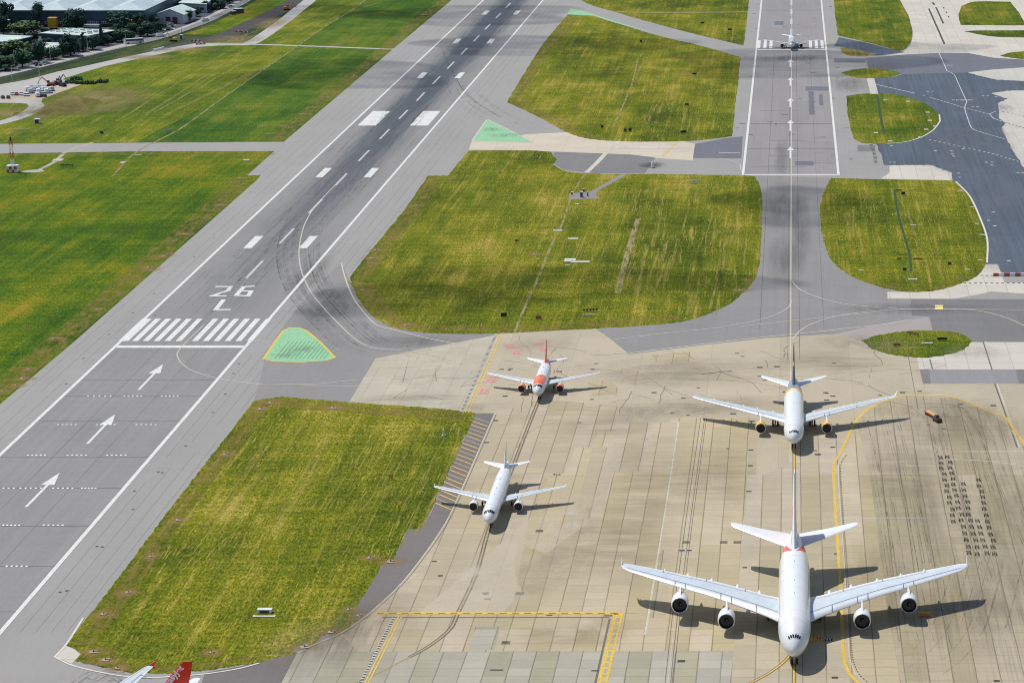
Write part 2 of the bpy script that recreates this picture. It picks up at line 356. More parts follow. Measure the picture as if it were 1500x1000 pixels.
# main runway between its edge lines, second runway, taxiways
def strip(name, xa, xb, ya, yb, mat, z, kind='structure'):
    return setp(mesh_obj(name, [(xa, ya, z), (xb, ya, z), (xb, yb, z), (xa, yb, z)], [(0, 1, 2, 3)], mat), kind=kind)
strip('main_runway', -219.8, -176.2, 430, 2600, AS_RW, .02)
strip('second_runway', -22.6, 20.9, 1081, 2600, AS_RN, .02)
flat('taxiway', [(500, 385), (512, 410), (530, 445), (555, 470), (582, 481), (625, 487), (725, 486), (1000, 471), (1067, 445), (1105, 410), (1116, 300), (1106, 257), (1217, 261),
                 (1202, 295), (1204, 337), (1212, 370), (1232, 397), (1300, 422), (1337, 427), (1334, 440), (1337, 465), (1362, 465), (1366, 484), (1300, 500), (1262, 500), (1225, 489), (1125, 495),
                 (922, 519), (895, 498), (735, 490), (612, 512), (550, 525), (512, 588), (405, 581), (372, 587), (384, 545), (388, 522), (405, 492), (436, 450), (470, 415)], AS_TX, .022)
flat('taxiway_patch', [(1334, 438), (1750, 438), (1750, 501), (1425, 501), (1366, 484), (1362, 464), (1336, 463)], AS_TD, .028)
flat('taxiway_patch', [(1225, 489), (1270, 478), (1330, 468), (1360, 465), (1366, 484), (1300, 500), (1262, 500)], slab_mat('asphalt_pinkish', (.30, .265, .25), .1, 30, 30, seed=11, joint=.9, stain=.2), .029)
flat('holding_bay', [(1300, 427), (1337, 428), (1405, 416), (1430, 405), (1444, 387), (1461, 387), (1472, 414), (1500, 414), (1500, 430), (1452, 427), (1430, 432), (1398, 437.5), (1300, 437.5)], SL_L, .03)
flat('holding_bay', [(1290, 262), (1303, 253), (1303, 242), (1366, 242), (1382, 249), (1394, 253), (1394, 264)], SL_L, .03)
flat('crossing_taxiway', [(686, 219.5), (692, 206), (750, 208), (767, 197), (832, 194), (875, 204), (1000, 207), (1018, 211), (1015, 235), (960, 232), (925, 226.5), (815, 222.5), (750, 220)], SL_B, .026)
flat('crossing_taxiway', [(811, 222.5), (925, 226.5), (960, 231), (945, 253.5), (870, 254), (825, 249), (811, 240)], AS_TD, .028)
flat('crossing_taxiway', [(1018, 211), (1067, 202), (1088, 200), (1086, 232), (1015, 232)], AS_MB, .027)
# right hand aprons and the newly laid asphalt
flat('far_apron', [(1318, -60), (1318, 0), (1332, 25), (1338, 50), (1334, 67), (1322, 77), (1285, 84), (1330, 80), (1375, 78), (1418, 78), (1455, 85), (1500, 88), (1700, 88), (1700, -60)], SL_L, .024)
flat('right_apron', [(1452, 137), (1477, 133), (1500, 133), (1700, 133), (1700, 300), (1560, 262), (1500, 246), (1485, 222), (1475, 205), (1464, 175), (1460, 160)], SL_P, .03)
flat('right_apron', [(1417, 106.5), (1455, 102), (1500, 99), (1700, 96), (1700, 119), (1500, 119), (1460, 117), (1437, 112)], SL_P, .03)
flat('new_asphalt', [(1278, 113), (1312, 112.5), (1322, 108.5), (1417, 106.5), (1437, 112), (1460, 117), (1500, 119), (1700, 119), (1700, 133), (1500, 133), (1477, 133), (1452, 137), (1475, 145),
                     (1461, 152), (1463, 162), (1462, 172), (1472, 180), (1467, 190), (1475, 205), (1485, 223), (1500, 246), (1700, 290), (1700, 402), (1467, 402), (1461, 387), (1440, 387), (1430, 320), (1397, 265), (1394, 253),
                     (1382, 249), (1366, 242), (1296, 242), (1284, 212), (1284, 150)], AS_BL, .032, jag=0.5)
flat('mid_taxiway', [(1268, 85), (1330, 80), (1375, 78), (1418, 78), (1455, 85), (1500, 87.5), (1700, 88), (1700, 96), (1500, 99), (1455, 102), (1417, 106.5), (1322, 109), (1300, 103), (1272, 100)], AS_MB, .034)
flat('mid_taxiway', [(1222, 68), (1229, 55), (1265, 62), (1300, 71), (1326, 77), (1283, 82), (1255, 74), (1232, 69)], AS_BL, .036)
# concrete aprons
AP_L = [(512, 588), (550, 525), (612, 512), (735, 489), (872, 481), (895, 497), (922, 519), (1025, 506), (1125, 495), (1225, 489), (1262, 500), (1425, 501), (1750, 501),
        (1750, 1150), (380, 1150), (412, 1000), (435, 955), (457, 945), (495, 929), (525, 910), (550, 890), (587, 855), (625, 807), (650, 770), (662, 748), (724, 605), (697, 605)]
flat('apron', AP_L, SL_U, .026)
flat('apron_slabs', [(512, 588), (550, 525), (612, 512), (730, 492), (683, 604)], SL_G, .03)
flat('apron_slabs', [(724, 605), (790, 585), (860, 590), (905, 595), (925, 602), (905, 632), (876, 633), (868, 655), (843, 655), (828, 693), (805, 697), (775, 760), (610, 900), (550, 898), (587, 855), (625, 807), (662, 748)], SL_A, .031)
flat('apron_slabs', [(775, 760), (805, 697), (828, 693), (843, 655), (868, 655), (876, 633), (901, 633), (904, 625), (928, 625), (931, 618.5), (980, 618.5), (982, 612), (1098, 612), (1092, 760), (1075, 955), (735, 955), (752, 880)], SL_T, .032)
flat('apron_slabs', [(1098, 612), (1245, 640), (1224, 700), (1232, 900), (1250, 1000), (1270, 1150), (1050, 1150), (1075, 955)], slab_mat('concrete_centre', (.375, .322, .228), seed=14, stain=.2, bh=12, cross=.5), .033)
flat('apron_slabs', [(380, 1150), (412, 1000), (435, 955), (457, 945), (525, 910), (735, 953.5), (1075, 953.5), (1050, 1150)], SL_O, .034)
flat('apron_slabs', [(550, 898.5), (735, 898.5), (752, 880), (735, 954), (525, 954), (500, 930)], SL_A, .0345)
flat('apron_slabs', [(1248, 640), (1262, 610), (1290, 590), (1330, 580), (1400, 583), (1450, 603), (1482, 627), (1500, 650), (1600, 700), (1750, 720), (1750, 1150), (1272, 1150), (1238, 960), (1226, 700)], SL_W, .035)
flat('apron_slabs', [(1248, 640), (1222, 690), (1228, 800), (1236, 960), (1256, 1000), (1300, 1060), (1330, 1150), (1350, 1150), (1300, 900), (1275, 700), (1256, 622)], SL_T, .0365)
flat('apron_slabs', [(1352, 501), (1750, 501), (1750, 541), (1347, 541), (1343, 524)], SL_L, .0305)
flat('asphalt_strip', [(1347, 541), (1750, 541), (1750, 562), (1352, 562)], asphalt_mat('asphalt_strip', .21, .2, rot=1.57, tint=(1, .99, 1.02), seed=21), .038)
flat('asphalt_strip', [(1347, 541), (1361, 541), (1364, 562), (1352, 562)], AS_TD, .040)
flat('asphalt_strip', [(1488, 541), (1750, 541), (1750, 562), (1492, 562)], AS_TD, .040)
for k, q in enumerate([[(868, 655), (905, 655), (880, 760), (840, 760)], [(905, 618.5), (955, 618.5), (940, 690), (888, 690)], [(1050, 612), (1098, 612), (1092, 760), (1040, 760)]]): flat('apron_slab_patch', q, [SL_A, SL_O, SL_T][k] if k != 1 else SL_A, .0395 + k * .0002)
for k, q in enumerate([[(697, 917), (733, 917), (725, 951.5), (687, 951.5)], [(1110, 612), (1155, 612), (1156, 680), (1108, 700)], [(962, 805), (985, 805), (975, 905), (952, 905)]]):
    flat('apron_slab_patch', q, [SL_O, SL_U, SL_A][k], .041 + k * .0005)
# brown asphalt shoulders beside the near grass
flat('asphalt_shoulder_strip', [(697, 605), (724, 605), (662, 748), (650, 770), (625, 807), (587, 855), (550, 890), (525, 910), (517, 898), (532, 868), (560, 827), (575, 821), (597, 775), (616, 775), (632, 750), (640, 730)], AS_BR, .04)
flat('asphalt_shoulder_strip', [(375, 971), (435, 956), (412, 1000), (380, 1150), (250, 1150), (300, 985)], AS_BR, .0395)
# cast concrete kerb corner of the near field
flat('kerb_slab', [(96, 945), (80, 961), (105, 972), (118, 958), (108, 950)], SL_L, .07)

# ------------------------------------------------ grass fields (raised a little above the pavement)
def grass(name, pts, mat, smooth=True, z=.06, jag=.25, corner=38):
    q = [(p.x, p.y) for p in curve_pts(pts, True, corner=corner)] if smooth else pts
    return flat(name, q, mat, z, False, jag=jag)
grass('grass_field', [(372, 587), (405, 581.5), (415, 581), (509, 589), (600, 595), (662, 600), (697, 605), (668, 668), (637, 735), (616, 775), (597, 775), (575, 821), (560, 827), (517, 899), (525, 910), (495, 929),
                 (483, 924), (470, 933), (457, 945), (447, 941), (430, 950), (435, 956), (375, 971), (350, 974), (300, 982), (250, 985.5), (200, 986), (150, 977), (104, 966), (118, 957), (108, 948), (96, 945), (170, 851), (245, 750), (310, 667)], GR_N, False, jag=.22)
grass('grass_field', [(686, 221), (750, 220.5), (790, 221), (807, 223), (815, 234), (811, 241), (825, 250), (870, 254.5), (960, 255), (1025, 256), (1080, 257), (1106, 258), (1114, 275), (1116.5, 300), (1115, 350), (1112, 390), (1104, 412), (1087, 430),
                 (1067, 446), (1037, 460), (1000, 471), (940, 477), (875, 481), (810, 484), (750, 487), (680, 489), (625, 487.5), (582, 481), (555, 470), (530, 445), (515, 418), (512, 408), (520, 396), (556, 352), (590, 310), (627, 257.5), (656, 257.5), (664, 248)], GR_C)
grass('grass_field', [(831, 22), (870, 23), (900, 33), (962, 52), (1025, 67), (1085, 84), (1080, 130), (1072, 200), (1040, 204), (1000, 207), (925, 207.5), (862, 203.5), (828, 193), (790, 172), (750, 153), (742, 150), (752, 134), (792, 70)], GR_C)
grass('grass_field', [(780, -60), (850, 0), (905, 19), (975, 39), (1030, 53), (1089, 67), (1093, 40), (1097, 0), (1103, -60)], GR_C)
grass('grass_field', [(1215, -60), (1221, 0), (1227, 52), (1265, 61), (1300, 70), (1318, 75), (1328, 71), (1335, 60), (1336, 45), (1330, 22), (1318, 0), (1300, -60)], GR_I)
grass('grass_island', [(1231, 70), (1250, 72.5), (1270, 77), (1285, 82), (1262, 83), (1240, 81), (1233, 77)], GR_D)
grass('grass_island', [(1232, 107), (1250, 102), (1275, 100.5), (1300, 102), (1320, 108), (1310, 112), (1278, 115), (1248, 113)], GR_I)
grass('grass_island', [(1240, 141), (1258, 138), (1285, 137), (1315, 139), (1345, 148), (1366, 158), (1376, 169), (1374, 183), (1358, 197), (1335, 207), (1300, 210.5), (1262, 209.5), (1250, 203), (1245, 185), (1241, 160)], GR_I)
grass('grass_field', [(1217, 261), (1240, 261.5), (1300, 263), (1397, 265), (1420, 288), (1434, 318), (1443, 347), (1446, 365), (1442, 392), (1430, 405), (1405, 416), (1375, 425), (1337, 427.5), (1300, 423), (1262, 411), (1232, 395), (1212, 370), (1203, 337), (1202, 300), (1210, 274)], GR_C)
grass('grass_island', [(1262, 499), (1285, 491), (1335, 484.5), (1385, 485), (1412, 490), (1424, 500), (1412, 512), (1385, 520), (1352, 524), (1310, 520), (1278, 511)], GR_I)
grass('grass_island', [(1404, 22), (1409, 9), (1425, 3), (1480, 3), (1492, 18), (1503, 37), (1540, 38), (1407, 37)], GR_I)
grass('grass_island', [(1411, 46), (1440, 45), (1580, 45), (1580, 57), (1500, 55.5), (1455, 54), (1430, 50)], GR_I)
grass('grass_island', [(1464, 82), (1482, 77), (1510, 75), (1570, 75), (1570, 88), (1500, 87), (1480, 85)], GR_I)

# ------------------------------------------------ far left: roads, bank, verge
ROAD = [(-90, 131), (-30, 117), (30, 103), (80, 91.5), (130, 79), (186, 66), (225, 57), (262, 45), (300, 31), (326, 18), (350, 5), (372, -9), (430, -50)]
flat('verge', [(-120, 140), (0, 109), (186, 68), (262, 47), (320, 24), (352, 6), (380, -10), (430, -45), (520, -45), (465, -12), (430, 18), (400, 38), (365, 60), (300, 62), (250, 72), (150, 94), (80, 110), (0, 126), (-120, 158)], GR_B, .01)
flat('industrial_yard', [(-400, 200), (-120, 138), (0, 108), (186, 66), (262, 45), (320, 20), (352, 2), (400, -32), (500, -100), (-400, -100)], asphalt_mat('yard_surface', .045, .3, tint=(.9, 1, 1.15), seed=31), .008)
ribbon('road', ROAD, 9.5, AS_RD, .03)
ribbon('road_line', ROAD, .35, PWO, .05)
flat('perimeter_road', [(-80, 152), (0, 143), (60, 128), (100, 113), (150, 98), (250, 76), (290, 69), (320, 67), (365, 66.5), (368, 63.5), (320, 63), (285, 64), (240, 72), (160, 89), (120, 98), (85, 105), (40, 117), (0, 124), (-80, 135)], AS_RD, .032)
ribbon('perimeter_road', [(363, 65), (374, 60), (388, 51), (402, 41), (420, 28), (437, 14), (450, 4), (463, -8), (520, -60)], 9, AS_RD, .034)
ribbon('perimeter_road', [(360, 65), (400, 66), (470, 68.5), (577, 72.5)], 4.2, AS_RD, .033)
ribbon('loop_road', [(-40, 188), (0, 180), (30, 171), (47, 162), (54, 155), (50, 151), (30, 149.5), (0, 149)], 8, AS_RD, .033)
flat('track', [(0, 124), (-80, 140), (-80, 156), (0, 151), (60, 151), (62, 145), (105, 129), (120, 124), (90, 116), (60, 124)], slab_mat('compound_ground', (.36, .31, .25), .2, 40, 40, seed=41, joint=.9, stain=.5), .016)
GRD = plain('earth_brown', (.21, .14, .075), .95, var=.3, scale=.08)
ribbon('ditch', [(225, 76), (290, 61), (320, 55), (345, 46), (365, 36), (390, 25), (412, 14), (430, 4), (450, -8)], 14, plain('ditch_earth', (.035, .032, .028), .95, var=.4, scale=.12), .03)
ribbon('grass_strip', [(290, 51), (320, 42), (350, 28), (380, 12), (400, 0), (430, -20)], 22, GR_L, .025)
for x, y, rx, ry in ((135, 148, 34, 60), (85, 160, 20, 40), (270, 73, 25, 14), (215, 84, 22, 12), (345, 58, 20, 26), (400, 34, 12, 40), (20, 165, 22, 22)):
    stain('bare_earth', x, y, rx, ry, decal_mat('bare_earth', (.26, .19, .065), .6, (1 / 9, 1 / 20, 1), .3, .3, .55), .04)
TAN = Mat('track_tan', .95); TAN.col(TAN.mix(TAN.noise(TAN.pos(), (1, .3, 1)), c4(.34, .29, .13), c4(.22, .19, .08))).alpha(TAN.mr(TAN.noise(TAN.pos(), (1 / 1.2, 1 / 9, 1), 0, 4, .7), .36, .55, 0, .85)); TAN = TAN.m
ribbon('footpath', [(165, 258), (200, 223), (262, 190), (322, 147), (375, 110), (437, 67), (480, 37), (520, 12), (560, -20)], .95, TAN, .045)
ribbon('footpath', [(55, 250), (80, 237), (97, 222), (118, 215), (135, 209)], 2.0, slab_mat('track_grey', (.34, .31, .24), .2, 9, 9, seed=51), .04)
flat('path_pad', [(30, 252), (38, 249.5), (60, 248), (66, 251), (50, 253)], slab_mat('track_grey_pad', (.34, .33, .30), .2, 9, 9, seed=52), .042)
# service pad and tracks inside the central field
flat('path_pad', [(834, 284), (862, 281), (868, 279), (911, 255), (919, 256), (875, 280), (873, 286), (879, 291), (834, 292.5)], AS_TX, .07)
ribbon('path', [(914, 200), (890, 222), (875, 238), (859, 253)], 2.2, SL_L, .055)
ribbon('footpath', [(857, 255), (843, 276), (836, 290), (822, 332), (812, 350), (800, 378), (786, 412), (768, 452), (754, 486)], .9, TAN, .075)
ribbon('mown_stripe', [(935, 320), (925, 352), (915, 388), (905, 430)], 2.2, TAN, .075)
ribbon('mown_stripe', [(935, 85), (925, 125), (908, 165), (896, 188)], .9, TAN, .075)
ribbon('ditch', [(1310, 277), (1316, 315), (1332, 372), (1335, 398)], .95, plain('ditch_grass', (.014, .050, .008), .95, var=.4, scale=.4), .075)
ribbon('ditch', [(1285, 140), (1290, 170), (1295, 196)], 1.2, plain('ditch_grass_far', (.016, .045, .008), .95, var=.4, scale=.4), .075)
ribbon('mown_stripe', [(900, 18), (975, 18.5), (1094, 18)], 3.5, paint_mat('dry_stripe_top', (.36, .34, .22), .6, .9), .075)
# kerbs
def kerb(name, pts, wd, h, mat):
    P = [W(p.x, p.y) for p in curve_pts(pts, False, 5)]; m = MB()
    L, R = shift(P, wd / 2), shift(P, -wd / 2); rings = [[Vector((a.x, a.y, .02)), Vector((a.x, a.y, h)), Vector((b.x, b.y, h)), Vector((b.x, b.y, .02))] for a, b in zip(L, R)]
    m.loft(rings); return setp(m.build(name, mat), kind='structure')
CONC = plain('cast_concrete', (.52, .50, .44), .85, var=.12, scale=.5)
kerb('kerb', [(1376, 168), (1377, 178), (1368, 190), (1348, 202), (1325, 208.5), (1300, 211)], .75, .14, CONC)
kerb('kerb', [(122, 905), (96, 945), (80, 962), (105, 974), (150, 985), (200, 992), (250, 991), (300, 987), (350, 979), (380, 971)], .5, .12, CONC)
kerb('kerb', [(1400, 266), (1420, 287), (1435, 318), (1446, 350), (1446, 385)], .7, .12, CONC)

# straggling dry verges just inside the grass edges
VG = Mat('dry_verge', .95); VG.col(VG.mix(VG.noise(VG.pos(), (1 / 2, 1 / 4, 1), 0, 4, .7), c4(.26, .16, .03), c4(.20, .17, .03))).alpha(VG.mr(VG.noise(VG.pos(), (1 / 2.6, 1 / 9, 1), 0, 5, .75), .42, .62, 0, .62)); VG = VG.m
for q, wd, of in (([(-40, 625), (0, 592), (109, 500), (375, 265)], 9, 5.5), ([(416, 207.5), (576, 72), (662, 0)], 8, 5), ([(405, 582), (509, 590), (662, 601), (695, 606)], 9, -5.5), ([(372, 588), (310, 667), (245, 750), (170, 851), (98, 945)], 5, 3.5),
                  ([(512, 408), (520, 396), (556, 352), (590, 310), (627, 258)], 6, -4), ([(835, 26), (792, 71), (752, 134)], 6, 3.5), ([(742, 150), (790, 172), (828, 193), (862, 203)], 7, 4.5), ([(120, 972), (200, 984), (300, 980), (370, 968)], 3, 2.2),
                  ([(515, 415), (530, 444), (556, 468), (600, 483), (750, 485), (875, 479), (1000, 469)], 7, 4.5), ([(405, 224), (300, 224), (150, 224), (0, 226)], 6, 3.5), ([(1262, 410), (1300, 422), (1375, 424), (1430, 404)], 3.5, 2.4)):
    ribbon('dry_verge', q, wd, VG, .064, off=of)

MS = Mat('mown_pale', .95); MS.col(c4(.32, .30, .09)).alpha(MS.mr(MS.noise(MS.pos(), (1 / .8, 1 / 30, 1), 0, 4, .7), .42, .62, 0, .6)); MS = MS.m
for a, b in (((180, 172), (330, 78)), ((225, 165), (372, 84)), ((205, 175), (352, 77)), ((160, 160), (280, 96)), ((240, 170), (375, 102)), ((262, 160), (405, 90)), ((350, 60), (520, 5)), ((330, 62), (480, 8)), ((390, 60), (560, 2))):
    q = W(*a); e = W(*b); ribbon('mown_stripe', [q, (q + e) / 2, e], 1.3, MS, .03 + .001 * (a[0] % 7), world=True)
r7 = random.Random(7)
def fieldlines(n, xa, xb, y0, y1, wd, mat, z):
    vs, fs = [], []
    for _ in range(n):
        x = r7.uniform(xa, xb); a = r7.uniform(y0, y1); b = min(y1, a + r7.uniform(15, 90)); ribbon_geo([Vector((x, a, 0)), Vector((x + r7.uniform(-.8, .8), (a + b) / 2, 0)), Vector((x + r7.uniform(-1.5, 1.5), b, 0))], r7.uniform(.3, wd), z, vs, fs); z += .00003
    setp(mesh_obj('mown_stripe', vs, fs, mat), kind='structure')
DS = Mat('mown_tan', .95); DS.col(c4(.34, .275, .055)).alpha(DS.mr(DS.noise(DS.pos(), (1 / .9, 1 / 16, 1), 0, 4, .75), .42, .62, 0, .6)); DS = DS.m
fieldlines(70, -62, -12, 815, 1060, 1.4, DS, .066); fieldlines(26, -100, -62, 860, 1050, .9, DS, .066); fieldlines(60, -150, -92, 560, 690, .6, DS, .066); fieldlines(34, -110, -35, 1215, 1330, 1.2, DS, .066); fieldlines(24, 13, 60, 870, 1040, 1.2, DS, .066)
# narrow dark joints in the shoulders of the main runway
JN = paint_mat('joint_dark', (.13, .13, .13), .4)
for i, u in enumerate((-236, -231.5, -227, -223.5, -172.5, -169, -165.5, -162)):
    dashes('seam_line', [Vector((u, 520, 0)), Vector((u + .01, 2300, 0))], .13, JN, .0185, 60 + i * 13, 9 + i * 3, world=True)

# ================================================= painted markings
def wrect(xa, xb, ya, yb, vs, fs, z):
    k = len(vs); vs += [(xa, ya, z), (xb, ya, z), (xb, yb, z), (xa, yb, z)]; fs.append((k, k + 1, k + 2, k + 3))
def marks(name, rects, mat, z):
    vs, fs = [], []
    for r in rects: wrect(*r, vs, fs, z)
    return setp(mesh_obj(name, vs, fs, mat), kind='structure')
XM = -197.9
marks('runway_edge_line', [(-219.6, -218.5, 430, 2600), (-177.4, -176.3, 430, 2600)], PW, .062)
marks('threshold_bar', [(-218.4, -177.5, W(0, 509.6).y, W(0, 506).y)], PW, .064)
YA, YB = W(0, 499.6).y, W(0, 467).y; sc = 924.5 * .004857
marks('threshold_stripes', [((c - 1161) / sc - (1.6 if i in (0,) else .95), (c - 1161) / sc + (1.6 if i in (0,) else .95), YA, YB) for i, c in enumerate([181, 197.9, 213.5, 229.4, 245.1, 261.6, 285.4, 301.4, 317, 333.3, 349.2, 366])], PW, .066)
marks('runway_centre_line', [(XM - .5, XM + .5, y, y + 29) for y in [876 + 60 * i for i in range(28)] if y > 870], PWO, .064)
tz = []
for y in (927.5, 1076, 1378, 1527, 1676, 1826):
    for s in (-1, 1): tz.append((min(XM + s * 9, XM + s * 12.2), max(XM + s * 9, XM + s * 12.2), y, y + 22.5))
for s in (-1, 1): tz.append((min(XM + s * 8.4, XM + s * 17.4), max(XM + s * 8.4, XM + s * 17.4), 1215.5, 1261.5))
marks('touchdown_markings', tz, PW, .065)
def stroke(name, paths, wd, mat, z, f):
    vs, fs = [], []
    for i, p in enumerate(paths):
        P = [W(*f(a, b)) for a, b in p]
        for j in range(len(P) - 1):
            d = (P[j + 1] - P[j]).normalized() * wd * .5; ribbon_geo([P[j] - d, P[j + 1] + d], wd, z + .0006 * (i * 6 + j), vs, fs)
    return setp(mesh_obj(name, vs, fs, mat), kind='structure')
f1 = lambda a, b: (150 + a / 5.556, 400 + b / 5.556)
stroke('runway_number', [[(938, 110), (1046, 110), (1022, 142), (912, 180)], [(890, 186), (993, 186)], [(1222, 108), (1152, 112), (1088, 182), (1186, 186), (1212, 147), (1118, 147)], [(985, 220), (922, 298), (1026, 298)]], 1.6, PW, .066, f1)
def arrow(name, tail, tip, hw, hl, sw, z=.066):
    a, b = W(*tail), W(*tip); d = (b - a).normalized(); n = Vector((-d.y, d.x, 0)); c = b - d * hl
    v = [a + n * sw / 2, a - n * sw / 2, c - n * sw / 2, c + n * sw / 2, c - n * hw / 2, b, c + n * hw / 2]
    for p in v: p.z = z
    return setp(mesh_obj(name, v, [(0, 1, 2, 3), (4, 5, 6)], PW), kind='structure')
arrow('runway_arrow', (203, 571), (239, 533.5), 3.6, 11, .8); arrow('runway_arrow', (128, 650), (169, 606.7), 3.6, 11, .8); arrow('runway_arrow', (38, 742.5), (87.5, 692), 3.6, 11, .8)
# second runway
marks('runway_edge_line', [(-22.5, -21.4, 1081, 2600), (19.8, 20.9, 1081, 2600)], PW, .062)
marks('runway_end_line', [(-21.2, 19.6, 1081, 1083.2)], PW, .063)
marks('threshold_bar', [(-21.2, 19.6, W(0, 74).y, W(0, 72.6).y)], PW, .063)
s2 = 490 * .004857
marks('threshold_stripes', [((c - 1161) / s2 - .95, (c - 1161) / s2 + .95, W(0, 71.2).y, W(0, 59.5).y) for c in (1111.8, 1120.8, 1129.4, 1187.2, 1195.8, 1204.3)], PW, .064)
for a, b in ((87.5, 99), (114, 126), (144, 157), (176, 192), (215, 232)): arrow('runway_arrow', (1158, b), (1158, a), 3.4, 10, 1.0)
marks('runway_centre_line', [(-1.5, -.1, 1515 + 54 * i, 1545 + 54 * i) for i in range(14)], PWO, .066)
marks('taxiway_line', [(-.8, -.42, 720, 1500)], PLT, .067); marks('taxiway_line', [(-.75, -.45, 1500, 2400)], PLT, .067)
marks('seam_line', [(-1.6, -1.45, 760, 1480), (2.2, 2.35, 760, 1480), (-11, -10.85, 800, 1480), (10.4, 10.5, 800, 1480)], PBN, .0625)
marks('seam_line', [(-21, 19.5, y, y + 1.1) for y in (1149, 1221, 1536, 1700)], PBN, .0627)
marks('pavement_repair', [(8.5, 11.3, 1250, 1330), (14, 16, 1280, 1320), (-12, -6, 1620, 1640), (7, 19.5, 1332, 1347), (1.2, 9.5, 1105, 1116)], AS_MB, .0615)
# taxiway lines
TL = {
 'a': ([(1160.5, 412), (1170, 423), (1200, 436), (1237, 445), (1300, 451), (1340, 453), (1375, 452.5), (1600, 455)], .42),
 'b': ([(1161, 496), (1175, 482), (1200, 470), (1237, 461), (1300, 454), (1375, 452), (1432, 455), (1470, 464), (1500, 477), (1540, 500)], .42),
 'c': ([(1160, 440), (1155, 450), (1140, 459), (1125, 465), (1090, 473), (1050, 480), (975, 488), (900, 497)], .35),
 'd': ([(922, 517.5), (1025, 504.5), (1125, 493), (1200, 485.5), (1240, 481), (1300, 474), (1330, 469)], .55),
 'e': ([(1085, 478), (1125, 473.5), (1225, 463), (1300, 456)], .35),
 'g': ([(500, 385), (505, 405), (517, 435), (535, 460), (552, 476), (575, 482.5), (625, 495), (672, 504)], .5),
 'h': ([(299, 475.6), (265, 509), (259, 519), (262.5, 528), (276, 540), (299, 549), (319, 554), (348, 559), (384, 563), (416, 563), (462, 562), (487, 560), (525, 556)], .34),
 'i': ([(440, 563.5), (480, 565), (525, 565.5)], .3),
 'j': ([(1272, 121.5), (1340, 137)], .8), 'k': ([(1375, 77), (1381, 90), (1387, 104), (1398, 110), (1402.7, 120), (1409, 134), (1416, 149), (1413, 158), (1417, 172), (1423, 187.5), (1428, 191), (1472, 204)], .5),
 'l': ([(1362, 143), (1393, 152), (1411, 157.6), (1449, 167.5)], .5), 'm': ([(1361, 205), (1340, 190)], .01),
 'n': ([(1086, 252), (1084, 240), (1065, 234), (1018, 232)], .4),
}
for k, (q, wd) in TL.items():
    if wd > .05: ribbon('taxiway_line', q, wd, PLT if k not in 'jkl' else PWO, .068 + .0004 * (ord(k) % 9))
EXIT = [(500, 262), (472, 291), (455, 312), (445, 332), (439.5, 355), (438, 375), (442.5, 400), (455, 427), (475, 452), (497, 475), (525, 500), (550, 510), (587, 512.5)]
ribbon('taxiway_line', EXIT, .4, PLT, .069)
# rubber laid down by turning wheels
RUB = Mat('tyre_rubber', .85); RUB.col(c4(.055, .055, .06)).alpha(RUB.mr(RUB.noise(RUB.pos(), (1 / 3, 1 / 9, 1), 0, 4, .7), .40, .7, 0, .42)); RUB = RUB.m
rr = random.Random(5)
def tyre_marks(name, pts, offs, wd, z=.0605, lo=.15, hi=.5):
    P = [W(p.x, p.y) for p in curve_pts(pts, False, 5)]; vs, fs = [], []
    for o_ in offs:
        Q = shift(P, o_); a = int(rr.uniform(0, lo) * len(Q)); b = int(rr.uniform(hi, 1) * len(Q))
        if b - a > 2: ribbon_geo(Q[a:b], wd, z, vs, fs)
        z += .00004
    return setp(mesh_obj(name, vs, fs, RUB), kind='structure')
tyre_marks('tyre_mark', EXIT[2:], [rr.choice((-1, 1)) * rr.uniform(1.5, 8.5) for _ in range(34)], .16)
tyre_marks('tyre_mark', EXIT[5:] + [(650, 505)], [rr.choice((-1, 1)) * rr.uniform(1, 9) for _ in range(26)], .18)
tyre_marks('tyre_mark', [(672, 120), (678, 135), (694, 151), (725, 170), (762, 186), (800, 198)], [rr.uniform(-9, 9) for _ in range(16)], .3, hi=.3)
tyre_marks('tyre_mark', [(640, 60), (668, 118), (690, 148), (745, 178)], [rr.uniform(-3, 3) for _ in range(4)], .4)
tyre_marks('tyre_mark', [(60, 1060), (100, 1010), (135, 985), (180, 975), (240, 1010)], [rr.uniform(-9, 2) for _ in range(12)], .35)
for pts, k in (([(1370, 590), (1400, 620), (1420, 680), (1450, 760), (1490, 860)], 16), ([(1290, 600), (1310, 680), (1330, 780), (1352, 900), (1380, 1010)], 14), ([(1342, 612), (1358, 600), (1380, 600), (1400, 614), (1418, 640)], 12),
               ([(1455, 800), (1440, 860), (1420, 920), (1390, 960), (1350, 990)], 8), ([(1340, 900), (1360, 880), (1358, 850), (1330, 830)], 5)):
    tyre_marks('tyre_mark', pts, [rr.uniform(-9, 9) for _ in range(k)], .22, lo=.3)
# single skid streaks on the runway
vs, fs = [], []
for _ in range(170):
    u = rr.gauss(0, 8.5); y = rr.uniform(830, 1330); L = rr.uniform(12, 60); ribbon_geo([Vector((XM + u, y, 0)), Vector((XM + u + rr.uniform(-.4, .4), y + L, 0))], .3, .061 + rr.uniform(0, .0008), vs, fs)
setp(mesh_obj('skid_mark', vs, fs, RUB), kind='structure')
# dark sealed joints of the near runway
for y in (557, 580, 616.5, 670, 715, 770.5, 829.5, 896):
    Y = W(0, y).y; marks('seam_line', [(-219.5, -197, Y, Y + .35), (-196, -176.5, Y, Y + .35)], PBN, .0612)
SEAM = PBN
for u in (-204, -191): marks('seam_line', [(u, u + .1, 430, 900)], PBN, .0611)
